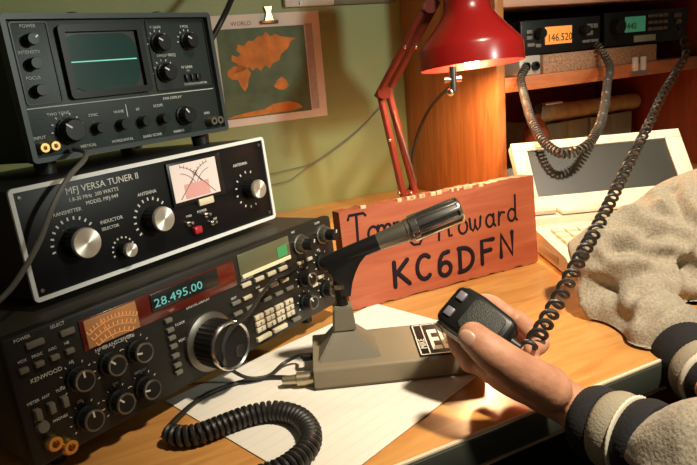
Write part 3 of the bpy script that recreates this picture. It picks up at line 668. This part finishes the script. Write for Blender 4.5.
# keyboard
kt = mat('cream_key', (.72, .66, .50), .5); slope = (.032-.024)/.102
for r_ in range(5):
    for c_ in range(13):
        u = .016+c_*.0172; y = .012+r_*.0185; z = .0245+slope*(y-.006)
        if r_ == 0 and 3 <= c_ <= 8:
            if c_ == 3: MB().box((u, y, z), (u+.0172*6-.002, y+.016, z+.005), bev=.0012).build('space_bar', kt, lp)
            continue
        MB().box((u, y, z), (u+.0152, y+.016, z+.005), bev=.0014).build('key', kt, lp)
# screen lid
SMl = Matrix.Translation((0, .152, .046)) @ Matrix.Rotation(R(-38), 4, 'X')
m = MB(); rr_frame(m, 0, 0, lw, .112, .005, .002, 0, .001)
hs = .112
def lidbox(x0, z0, x1, z1, y0, y1, bev=.001): return MB().box((x0, y0, z0), (x1, y1, z1), SMl, bev)
lid = lidbox(0, .0, lw, hs, 0, .014, .003).build('screen_lid', laptop_m, lp)
fm = MB()
for b4 in ((0.0, .0, lw, .022), (0, hs-.014, lw, hs), (0, .0222, .022, hs-.0142), (lw-.024, .0222, lw, hs-.0142)): fm.box((b4[0], -.004, b4[1]), (b4[2], -.0001, b4[3]), SMl, .0006)
fm.build('screen_bezel', laptop_m, lid)
MB().box((.022, -.0012, .022), (lw-.024, -.0001, hs-.014), SMl).build('display', mat('dark_olive_lcd', (.020, .020, .014), .40, spec=.6), lid, 0)
feet(lp, [(.02, .02, -.0003), (lw-.02, .02, -.0003), (.02, .19, -.0003), (lw-.02, .19, -.0003)], 0)
for o in [c for c in lp.children if c.name.startswith('foot')]: bpy.data.objects.remove(o)
for x, y in ((.02, .02), (lw-.02, .02), (.02, .19), (lw-.02, .19)): MB().cyl((x, y, .0003), (x, y, .0031), .006, n=16).build('foot', rubber, lp)
MB().box((-.0006, .03, .008), (.0004, .10, .018), bev=.0002).build('side_port', laptop_d, lp)

# ------------------------------------------------------------------ papers under the microphone
def sheet(name, label, pts, z, th, m):
    mm = MB().prism(pts, z, z+th); o = mm.build(name, m, smooth=0); return tag(o, label, 'paper')
pm = mat('ruled_white_paper', (.80, .77, .69), .8)
def ruled():
    m = bpy.data.materials.new('faintly_ruled_paper'); m.use_nodes = True; nt = m.node_tree; b = nt.nodes['Principled BSDF']
    tc = nt.nodes.new('ShaderNodeTexCoord'); mp_ = nt.nodes.new('ShaderNodeMapping'); mp_.inputs['Rotation'].default_value = (0, 0, R(-44))
    wv = nt.nodes.new('ShaderNodeTexWave'); wv.inputs['Scale'].default_value = 26; wv.bands_direction = 'Y'
    r = nt.nodes.new('ShaderNodeValToRGB'); e = r.color_ramp.elements; e[0].position = .0; e[1].position = .12; e[0].color = (.77, .73, .645, 1); e[1].color = (.82, .78, .69, 1)
    nt.links.new(tc.outputs['Object'], mp_.inputs[0]); nt.links.new(mp_.outputs[0], wv.inputs['Vector']); nt.links.new(wv.outputs['Fac'], r.inputs['Fac']); nt.links.new(r.outputs['Color'], b.inputs['Base Color'])
    b.inputs['Roughness'].default_value = .8; return m
d1 = Vector((.72, .69)); n1 = Vector((.69, -.72)); P0 = Vector((-.174, .520))
q = [P0, P0+d1*.275, P0+d1*.275+n1*.19, P0+n1*.205]
sheet('paper_sheet', 'faintly ruled white paper sheet on the desk directly under the desk microphone', [tuple(p) for p in q], .0008, .0004, ruled())
d2 = Vector((-.35, -.937)); n2 = Vector((-.937, .35)); A0 = Vector((.026, .712))
sheet('paper_sheet', 'plain white paper sheet lying beneath the ruled one, its edge towards the hand', [tuple(A0), tuple(A0+Vector((.078, -.190))), (.004, .412), (-.12, .47), (-.10, .58)], .0001, .0004, paper_m)

# ------------------------------------------------------------------ desk microphone
mz = .0028
mb = thing('desk_microphone', 'taupe desk microphone base with a slanted silver headed microphone', 'microphone', (-.041, .512, 0), (0, 0, R(2)))
def ml(v): return Matrix.Rotation(R(-2), 4, 'Z') @ (Vector(v)-Vector((-.041, .512, 0)))
pr = [(0, .004), (0, .020), (.002, .022), (.066, .026), (.068, .024), (.068, .004)]
MB().prism(pr, .0, .150, Matrix(((0, 0, 1, 0), (1, 0, 0, 0), (0, 1, 0, 0), (0, 0, 0, 1))), bev=.0012).build('base', taupe, mb, 30)
MB().box((.001, .001, .0022), (.149, .067, .0042), bev=.0008).build('bottom_plate', taupe_d, mb)
for x, y in ((.012, .01), (.14, .01), (.012, .058), (.14, .058)): MB().cyl((x, y, .0013), (x, y, .0025), .005, n=14).build('foot', rubber, mb)
# wedge shaped pedestal
zb = .0245
def loft(r0, z0, r1, z1):
    m = MB(); bm = m.bm
    A = [bm.verts.new((x, y, z0)) for x, y in r0]; B = [bm.verts.new((x, y, z1)) for x, y in r1]
    bm.faces.new(A[::-1]); bm.faces.new(B)
    for i in range(len(A)): bm.faces.new((A[i], A[(i+1) % len(A)], B[(i+1) % len(A)], B[i]))
    bmesh.ops.recalc_face_normals(bm, faces=bm.faces[:]); return m
def rect(x0, y0, x1, y1): return [(x0, y0), (x1, y0), (x1, y1), (x0, y1)]
m = loft(rect(.004, .010, .062, .058), .0215, rect(.021, .026, .041, .044), .044)
bmesh.ops.bevel(m.bm, geom=m.bm.edges[:], offset=.0012, segments=2, affect='EDGES'); m.build('pedestal', taupe_d, mb, 30)
m = loft(rect(.0205, .0255, .0415, .0445), .0435, rect(.0225, .027, .0395, .043), .066)
bmesh.ops.bevel(m.bm, geom=m.bm.edges[:], offset=.0012, segments=2, affect='EDGES'); m.build('neck', taupe_d, mb, 30)
MB().cyl((.031, .035, .0655), (.030, .035, .090), .0055).build('stalk', blk, mb)
MB().lathe([(.0058, 0), (.0085, 0), (.0085, .004), (.0058, .004)], Matrix.Translation((.030, .035, .083)), 20).build('collar', chrome, mb)
a0 = ml(W(322, 265, .548)); a1 = ml(W(378, 242, .548)); a2 = ml(W(411, 229, .548)); a3 = ml(W(461, 209, .548))
ax = (a3-a0).normalized()
# black swivel bracket under the body
ym = a0.y
br = [(p_.x, p_.z) for p_ in (ml(W(x_, y_, .548)) for x_, y_ in ((323, 262), (379, 239), (373, 248), (365, 254), (359, 262), (355, 271), (352, 281), (350.5, 294), (340.5, 294), (337, 283), (330, 272)))]
MB().prism(br, -.008, .008, Matrix.Translation((0, ym, 0)) @ FR, bev=.001).build('bracket', blk, mb, 30)
def along(p, q, prof, n=28, fl=0, fd=.06):
    M = Matrix.Translation(p) @ (q-p).to_track_quat('Z', 'Y').to_matrix().to_4x4(); return MB().lathe(prof, M, n, fl, fd)
L01 = (a1-a0).length; L12 = (a2-a1).length; L23 = (a3-a2).length
along(a0, a1, [(0, 0), (.0062, 0), (.0072, .003), (.0076, L01), (0, L01)]).build('rear_barrel', blk, mb)
along(a1, a2, [(.006, -.001), (.0076, 0), (.0082, L12*.3), (.0094, L12*.75), (.0094, L12*.85), (.0103, L12*.88), (.0103, L12), (0, L12)]).build('grip', mat('gunmetal', (.30, .27, .22), .33, .85), mb)
hd = along(a2, a3, [(.0100, 0), (.0108, .001), (.0108, L23*.93), (.0092, L23), (0, L23)], 40).build('head', mat('dark_grille', (.03, .028, .024), .4, .5), mb)
Mh = Matrix.Translation(a2) @ (a3-a2).to_track_quat('Z', 'Y').to_matrix().to_4x4()
m = MB()
for i in range(10):
    a = 2*pi*i/10+.25; m.box((.0102, -.0016, .0), (.0119, .0016, L23*.96), Mh @ Matrix.Rotation(a, 4, 'Z'), .0005)
m.lathe([(.0109, 0), (.0120, .0005), (.0120, .006), (.0109, .0065)], Mh, 40); m.lathe([(.0109, L23*.93), (.0120, L23*.94), (.0117, L23*.975), (.0094, L23*1.0), (.0091, L23*.985), (.0107, L23*.96)], Mh, 40)
m.build('rib_cage', chrome, hd, 30)
# switch plate at the operator's end
Mp = Matrix.Translation((.094, .003, .0222)) @ Matrix.Rotation(.0624, 4, 'X')
pl = MB().box((0, 0, 0), (.053, .060, .0012), Mp, bev=.0005).build('switch_plate', blk, mb)
m = MB(); Mq = Mp @ Matrix.Translation((0, 0, .0013))
for bx in ((.001, .001, .0022, .058), (.009, .001, .0100, .058), (.001, .001, .052, .0022), (.001, .0568, .052, .058)): m.box((bx[0], bx[1], 0), (bx[2], bx[3], .0003), Mq)
m.text('MIKE', .0085, Mq @ Matrix.Translation((.0085, .012, 0)) @ Matrix.Rotation(pi/2, 4, 'Z'))
m.text('EL', .052, Mq @ Matrix.Translation((.012, .010, 0)), bold=.0010, xs=.40)
m.build('plate_lettering', mat('pale_plate_print', (.74, .70, .60), .5), pl, 0)
# plug and cables at the left end
MB().tube([(-.028, .012, .009), (-.016, .012, .009), (-.0155, .012, .009), (-.001, .012, .009)], [.0035, .0045, .0062, .0062], 16).build('plug', mat('brass_grey_metal', (.5, .42, .28), .35, .9), mb)
MB().tube([(-.010, .040, .016), (.001, .040, .016)], .0036, 14).build('cable_boot', blk, mb)

Mmb = Matrix.Translation((-.041, .512, 0)) @ Matrix.Rotation(R(2), 4, 'Z')
jackp = Matrix.Translation((-.2327, .4008, .0185)) @ Euler((-.06, 0, .9096)).to_matrix().to_4x4()
def onrad(x, y, off):
    nrm = (jackp.to_3x3() @ Vector((0, -1, 0))); o = jackp.translation+nrm*off; d = W(x, y, 1)-Vector((0, 0, CAMZ)); c0 = Vector((0, 0, CAMZ)); return c0+d*((o-c0).dot(nrm)/d.dot(nrm))
PA = [onrad(296, 268, .0), onrad(286, 273, .008), onrad(276, 277, .012), onrad(263, 292, .018), onrad(247, 315, .032), onrad(230, 330, .037), onrad(223, 345, .039), onrad(223, 357, .042), WZ(233, 371, .018), WZ(249, 378, .008), WZ(268, 376, .0045), WZ(284, 363, .006), WZ(300, 355, .012), Mmb @ Vector((-.010, .040, .016))]
MB().tube([ml(p) for p in spline(PA)], .0017, 8).build('thin_cable', rubber, mb)
PBs = [Mmb @ Vector((-.027, .012, .009)), WZ(290, 378, .004), WZ(262, 378, .0032), WZ(228, 386, .003), WZ(200, 399, .003), WZ(180, 415, .004), WZ(166, 430, .008)]
PC = [WZ(166, 432, .0092), WZ(180, 436, .0092), WZ(198, 434, .0092), WZ(222, 425, .0092), WZ(250, 415, .0092), WZ(275, 411, .0092), WZ(297, 416, .0092), WZ(310, 430, .0092), WZ(309, 446, .0092), WZ(298, 458, .0092), WZ(280, 470, .0092), WZ(250, 480, .0092)]
MB().tube([ml(p) for p in spline(PBs)], .0022, 8).build('lead', rubber, mb)
MB().tube([ml(p) for p in coil(spline(PC, 10), 44, .0066, .0024, 12)], .0022, 7).build('coiled_cable', rubber, mb)

# ------------------------------------------------------------------ hanging coiled cords of the mobile radios
q0 = D(.80, HB-.012, .236)
P = [D(.799, HB+.001, .239), W(521, 78, 1.125), W(523, 90, 1.10), W(527, 106, 1.045), W(534, 126, .98), W(547, 145, .93), W(565, 154, .90), W(583, 148, .90), W(597, 131, .94), W(604, 108, 1.02), W(607, 84, 1.11), W(609, 64, 1.19), D(.965, HB+.001, .268)]
hp = spline(P, 10); Mr = (Matrix.Translation(D(.80, HB+.012, rz)) @ DM).inverted()
MB().tube([Mr @ p for p in coil(hp, 115, .0056, .002, 9)], .0019, 6).build('coiled_cord', mat('grey_brown_rubber', (.055, .048, .04), .38), mr1)
MICC = W(478, 324, .474)
ea, eb = W(455, 309, .492), W(512, 347, .455)
Lx = (eb-ea).normalized(); vw = (MICC-Vector((0, 0, CAMZ))).normalized()
nz = (-vw-Lx*(-vw).dot(Lx)).normalized(); side = nz.cross(Lx)              # side = to the far right of the mic
nz = (Matrix.Rotation(-.28, 3, Lx) @ nz); side = nz.cross(Lx).normalized()
MM = Matrix((( side.x, Lx.x, nz.x, MICC.x), (side.y, Lx.y, nz.y, MICC.y), (side.z, Lx.z, nz.z, MICC.z), (0, 0, 0, 1)))
tail = MM @ Vector((.004, .034, -.004)); Mh_i = MM.inverted()
P = [D(1.19, HB+.006, .285), W(686, 52, 1.22), W(676, 72, 1.13), W(664, 92, 1.05), W(646, 130, .93), W(624, 174, .80), W(600, 222, .67), W(578, 262, .578), W(560, 297, .527), W(546, 322, .49), W(536, 338, .465), W(524, 346, .455), tail]
cordp = coil(spline(P, 10), 50, .0056, .002, 14, pitchfn=lambda f: f**.8*.85+.15*f)

# ------------------------------------------------------------------ hand-held microphone
hm = thing('hand_microphone', 'black hand held radio microphone gripped in the left hand', 'microphone')
hm.matrix_world = MM
wd2, ln2, tk = .0190, .0285, .012
MB().tube([Mh_i @ p for p in cordp], .0019, 7).build('coiled_cord', rubber, hm)
poly = [(-wd2*.8, -ln2), (wd2*.8, -ln2), (wd2, -ln2*.78), (wd2*1.02, -ln2*.2), (wd2*.86, ln2*.85), (wd2*.66, ln2), (-wd2*.66, ln2), (-wd2*.86, ln2*.85), (-wd2*1.02, -ln2*.2), (-wd2, -ln2*.78)]
MB().prism(poly, -tk, tk, bev=.004).build('body', blk, hm, 50)
MB().prism([(x*.72, y*.55+.006) for x, y in poly], tk-.0005, tk+.0012, bev=.0008).build('grille', mat('dark_green_grey_plastic', (.035, .036, .03), .5, bump=.5, bscale=900), hm, 40)
for x in (-.008, .008): MB().box((x-.004, -ln2+.005, tk-.001), (x+.004, -ln2+.012, tk+.0022), bev=.001).build('button', mat('grey_violet_key', (.16, .15, .17), .4), hm)
MB().box((-wd2-.0015, -.026, -.006), (-wd2+.002, .006, .006), bev=.0015).build('talk_switch', mat('pale_switch', (.5, .47, .42), .4), hm)
MB().box((-wd2-.0028, -.027, -.0045), (-wd2-.0012, -.019, .0045), bev=.0006).build('label_plate', mat('pale_switch', (.5, .47, .42), .4), hm)
MB().tube([(.004, ln2-.002, -.004), (.004, ln2+.008, -.004)], [.0045, .003], 12).build('strain_relief', rubber, hm)

# ------------------------------------------------------------------ person
skin = bpy.data.materials.new('skin'); skin.use_nodes = True
nt = skin.node_tree; b = nt.nodes['Principled BSDF']
tc = nt.nodes.new('ShaderNodeTexCoord'); n = nt.nodes.new('ShaderNodeTexNoise'); n.inputs['Scale'].default_value = 60; n.inputs['Detail'].default_value = 4
r = nt.nodes.new('ShaderNodeValToRGB'); e = r.color_ramp.elements; e[0].position = .3; e[1].position = .7; e[0].color = (.42, .19, .11, 1); e[1].color = (.56, .28, .17, 1)
nt.links.new(tc.outputs['Object'], n.inputs['Vector']); nt.links.new(n.outputs['Fac'], r.inputs['Fac']); nt.links.new(r.outputs['Color'], b.inputs['Base Color'])
n2_ = nt.nodes.new('ShaderNodeTexNoise'); n2_.inputs['Scale'].default_value = 260; n2_.inputs['Detail'].default_value = 3
bp = nt.nodes.new('ShaderNodeBump'); bp.inputs['Strength'].default_value = .25; bp.inputs['Distance'].default_value = .0015
nt.links.new(tc.outputs['Object'], n2_.inputs['Vector']); nt.links.new(n2_.outputs['Fac'], bp.inputs['Height']); nt.links.new(bp.outputs['Normal'], b.inputs['Normal'])
b.inputs['Roughness'].default_value = .58; b.inputs['Subsurface Weight'].default_value = .08; b.inputs['Subsurface Radius'].default_value = (.012, .005, .003)

def capsules(m, pts, rad, n=16, per=6):
    S = spline(pts, per); k = len(pts)-1; rr = []
    for i in range(len(S)):
        f = i/per; j = min(int(f), k-1); rr.append(rad[j]+(rad[j+1]-rad[j])*(f-j))
    m.tube(S, rr, n); m.ball(S[0], rr[0], seg=n); m.ball(S[-1], rr[-1], seg=n)
def remesh(bm_mb, name, m, voxel, smooth_it, parent=None):
    o = bm_mb.build(name+'_raw', m, smooth=0)
    a = o.modifiers.new('r', 'REMESH'); a.mode = 'VOXEL'; a.voxel_size = voxel; a.use_smooth_shade = True
    if smooth_it: s_ = o.modifiers.new('s', 'SMOOTH'); s_.factor = .5; s_.iterations = smooth_it
    dg_ = bpy.context.evaluated_depsgraph_get(); me = bpy.data.meshes.new_from_object(o.evaluated_get(dg_)); bpy.data.objects.remove(o)
    me.name = name; q_ = bpy.data.objects.new(name, me); C.objects.link(q_)
    for p in me.polygons: p.use_smooth = True
    if not me.materials: me.materials.append(m)
    if parent: q_.parent = parent
    return q_
LS, RS = Vector((.60, .30, .22)), W(800, 215, .72)      # shoulders
TB = Vector((.66, .50, -.25))
wr = W(569, 404, .430); le = Vector((.40, .285, -.005))
cuffL = W(608, 429, .400)
elb = Vector((.274, .654, .042))
rwrist = W(694, 358, .52); rhand = W(742, 396, .46)
person = thing('person', 'person in a pale grey jacket holding a black hand microphone, only the arms in view', 'person', (.66, .5, -.25))
off0 = Vector((.66, .5, -.25))
def rel(p): return Vector(p)-off0
m = MB()
K = lambda pts, rad, **kw: capsules(m, [rel(p) for p in pts], rad, **kw)
# left arm and hand
K([LS, le], [.04, .030]); K([le, cuffL, wr], [.026, .0185, .0160])
K([wr, W(543, 390, .436), W(507, 372, .456)], [.0165, .0170, .0145])                          # palm heel to middle of palm
K([W(546, 392, .434), W(513, 381, .450), W(484, 364, .470), W(466, 350, .486)], [.0150, .0130, .0110, .0098])   # near edge of the palm and index base
K([W(549, 385, .440), W(528, 369, .464), W(513, 357, .482)], [.0155, .0120, .0100])
K([W(549, 389, .422), W(515, 369, .416), W(491, 352, .418), W(473, 337, .428)], [.0165, .0145, .0132, .0112])  # thumb
K([W(472, 360, .476), W(458, 338, .500), W(462, 315, .522), W(486, 303, .520), W(507, 314, .505)], [.0110, .0098, .0090, .0084, .0074])
K([W(490, 366, .470), W(480, 350, .505), W(496, 322, .522), W(517, 320, .508), W(530, 332, .490)], [.0110, .0096, .0090, .0084, .0076])
K([W(508, 370, .466), W(505, 354, .498), W(518, 336, .510), W(534, 334, .494), W(541, 343, .478)], [.0108, .0093, .0088, .0082, .0073])
K([W(523, 374, .458), W(524, 358, .482), W(535, 346, .492), W(539, 346, .478), W(531, 350, .464)], [.0100, .0085, .0080, .0072, .0064])
# right arm and hand
K([RS, W(720, 236, .71), elb+Vector((.008, 0, -.008))], [.035, .018, .010]); K([elb+Vector((.008, 0, -.008)), rwrist-(rwrist-elb)*.35-Vector((0, 0, .004)), rwrist], [.010, .011, .0225]); K([rwrist, rhand], [.0235, .028])
for i in range(4):
    dv = Vector((.018*(i-1.5), .006*(i-1.5), 0)); hd_ = (rhand-rwrist).normalized()
    K([rhand+dv, rhand+dv+hd_*.05, rhand+dv+hd_*.075+Vector((0, 0, -.02))], [.010, .0088, .0075])
K([rhand+Vector((-.02, 0, .01)), rhand+Vector((-.04, -.02, .02))], [.011, .009])
# torso core and neck
K([TB, Vector((.64, .5, .0)), Vector((.60, .5, .22))], [.09, .09, .07]); K([LS, Vector((.59, .5, .25)), RS], [.05, .06, .05])
body = remesh(m, 'body', skin, .0017, 5, person)
nail = mat('finger_nail', (.62, .36, .26), .3)
tp, ti = W(473, 337, .428), W(491, 352, .418); td_ = (tp-ti).normalized(); nv = (Vector((0, 0, CAMZ))-tp).normalized(); nv = (nv-td_*nv.dot(td_)).normalized(); nv = Matrix.Rotation(-.35, 3, td_) @ nv
sx = td_.cross(nv)
Mn = Matrix(((sx.x, td_.x, nv.x, 0), (sx.y, td_.y, nv.y, 0), (sx.z, td_.z, nv.z, 0), (0, 0, 0, 1)))
MB().ball(rel(tp+nv*.0101-td_*.0005), .0062, (1, 1.25, .38), Mn, 16).build('thumb_nail', nail, person)

# jacket
jm = bpy.data.materials.new('pale_grey_jacket_cloth'); jm.use_nodes = True; nt = jm.node_tree; b = nt.nodes['Principled BSDF']
tc = nt.nodes.new('ShaderNodeTexCoord'); n = nt.nodes.new('ShaderNodeTexNoise'); n.inputs['Scale'].default_value = 420; n.inputs['Detail'].default_value = 6
r = nt.nodes.new('ShaderNodeValToRGB'); e = r.color_ramp.elements; e[0].position = .32; e[1].position = .68; e[0].color = (.28, .24, .175, 1); e[1].color = (.44, .385, .29, 1)
nt.links.new(tc.outputs['Object'], n.inputs['Vector']); nt.links.new(n.outputs['Fac'], r.inputs['Fac']); nt.links.new(r.outputs['Color'], b.inputs['Base Color'])
bp = nt.nodes.new('ShaderNodeBump'); bp.inputs['Strength'].default_value = .5; bp.inputs['Distance'].default_value = .002
nt.links.new(n.outputs['Fac'], bp.inputs['Height']); nt.links.new(bp.outputs['Normal'], b.inputs['Normal']); b.inputs['Roughness'].default_value = .9; b.inputs['Sheen Weight'].default_value = .2
m = MB()
slL = W(682, 449, .360); slR = W(667, 345, .562)
K([slL, W(720, 452, .335), le+Vector((.03, .0, 0))], [.031, .038, .052]); K([le+Vector((.03, 0, 0)), LS], [.052, .070])
K([slR, W(636, 318, .608), elb+Vector((.004, .0, .002))], [.036, .041, .042]); K([elb+Vector((.004, .004, .002)), W(655, 247, .70), W(705, 232, .71), RS], [.038, .050, .066, .078])
K([W(625, 285, .65), W(668, 292, .665), W(722, 296, .68)], [.034, .036, .045])
K([TB, Vector((.65, .5, .0)), Vector((.61, .5, .22))], [.15, .15, .11]); K([LS, Vector((.60, .5, .26)), RS], [.075, .08, .085])
jk = remesh(m, 'jacket', jm, .005, 3, person)
mods = jk.modifiers.new('sub', 'SUBSURF'); mods.levels = 1; mods.render_levels = 1
dg_ = bpy.context.evaluated_depsgraph_get(); me = bpy.data.meshes.new_from_object(jk.evaluated_get(dg_)); old = jk.data; jk.modifiers.clear(); jk.data = me
me.calc_loop_triangles()
nrm = [v.normal.copy() for v in me.vertices]
ua = (RS-elb).normalized()
from mathutils.bvhtree import BVHTree
bvh = BVHTree.FromPolygons([tuple(v.co) for v in me.vertices], [tuple(p.vertices) for p in me.polygons])
def seat(x, y):
    o_ = Vector((0, 0, CAMZ)); d_ = (W(x, y, 1)-o_).normalized(); h = bvh.ray_cast(o_-off0, d_)
    return h[0]
FOLDS = []
for ln, dep_, wd_ in ((((612, 226), (632, 222), (654, 231)), .012, .0085), (((618, 249), (646, 252), (682, 262)), .014, .009), (((594, 290), (622, 280), (656, 271), (690, 276)), .011, .009),
                      (((672, 192), (675, 203), (682, 214)), .010, .008), (((640, 236), (672, 239), (697, 247)), .008, .008), (((640, 296), (660, 292), (694, 302)), .006, .008), (((600, 305), (625, 318), (650, 322)), .003, .008), (((650, 215), (672, 222), (697, 228)), .007, .008), (((600, 262), (612, 268), (630, 265)), .006, .007),
                      (((586, 276), (600, 282), (612, 296)), .006, .008)):
    q_ = [seat(*p) for p in ln]
    if all(h is not None for h in q_): FOLDS.append(([spline(q_, 6)][0], dep_, wd_))
def fold(p):
    t_ = 0.
    for q_, dp, w_ in FOLDS:
        dmin = min((p-k_).length for k_ in q_)
        if dmin < 4*w_: t_ += 1.0*-dp*math.exp(-(dmin/w_)**2)+.4*dp*math.exp(-((dmin-1.9*w_)/w_)**2)
    return t_
for v, nn in zip(me.vertices, nrm):
    p = v.co
    s1 = p.dot(ua); p2 = p-ua*s1*.55
    f = (1-abs(noise.noise(p2*17+Vector((3, 1, 0)))))**4*.016 + noise.noise(p*14)*.005 + noise.noise(p*45)*.0012 - .007 + fold(p)
    v.co = p+nn*f
    w_ = v.co+off0
    if w_.z < .003 and (Matrix.Rotation(-YAW, 3, 'Z') @ w_).y > EB-.02: v.co.z = .003-off0.z
for p in me.polygons: p.use_smooth = True
sm_ = bmesh.new(); sm_.from_mesh(me)
for i in range(3): bmesh.ops.smooth_vert(sm_, verts=sm_.verts[:], factor=.5, use_axis_x=True, use_axis_y=True, use_axis_z=True)
sm_.to_mesh(me); sm_.free()
# knitted cuffs
def cuff(p, q, r0, r1, mats):
    """bands from p to q"""
    ax_ = (q-p); M = Matrix.Translation(rel(p)) @ ax_.to_track_quat('Z', 'Y').to_matrix().to_4x4(); L = ax_.length; first = None
    for i, (f0, f1, mm, nm) in enumerate(mats):
        ra, rb = r0+(r1-r0)*f0, r0+(r1-r0)*f1; pr_ = [(ra*.86, f0*L), (ra, f0*L+.0006)]
        k_ = 5
        for j in range(1, k_): t_ = j/k_; pr_.append((ra+(rb-ra)*t_+.0022*sin(pi*t_), (f0+(f1-f0)*t_)*L))
        pr_ += [(rb, f1*L-.0004), (rb*.86, f1*L)]
        o_ = MB().lathe(pr_, M, 96, 1, .018).build(nm, mm, person if first is None else first, 60)
        if first is None: first = o_
    return first
kb = mat('black_knit', (.010, .010, .012), .9, bump=.3, bscale=500); kg = mat('grey_knit', (.33, .29, .21), .9, bump=.4, bscale=600); kw = mat('white_knit', (.72, .66, .54), .9)
cuff(W(585, 418, .420), W(657, 448, .374), .0240, .0290, [(0, .30, kb, 'cuff'), (.302, .62, kg, 'cuff_stripe'), (.622, .68, kw, 'cuff_stripe'), (.682, 1, kb, 'cuff_band')])
cuff(W(728, 392, .470), W(682, 353, .538), .0255, .0315, [(0, .26, kb, 'cuff'), (.262, .36, kw, 'cuff_stripe'), (.362, .58, kg, 'cuff_stripe'), (.582, 1, kb, 'cuff_band')])
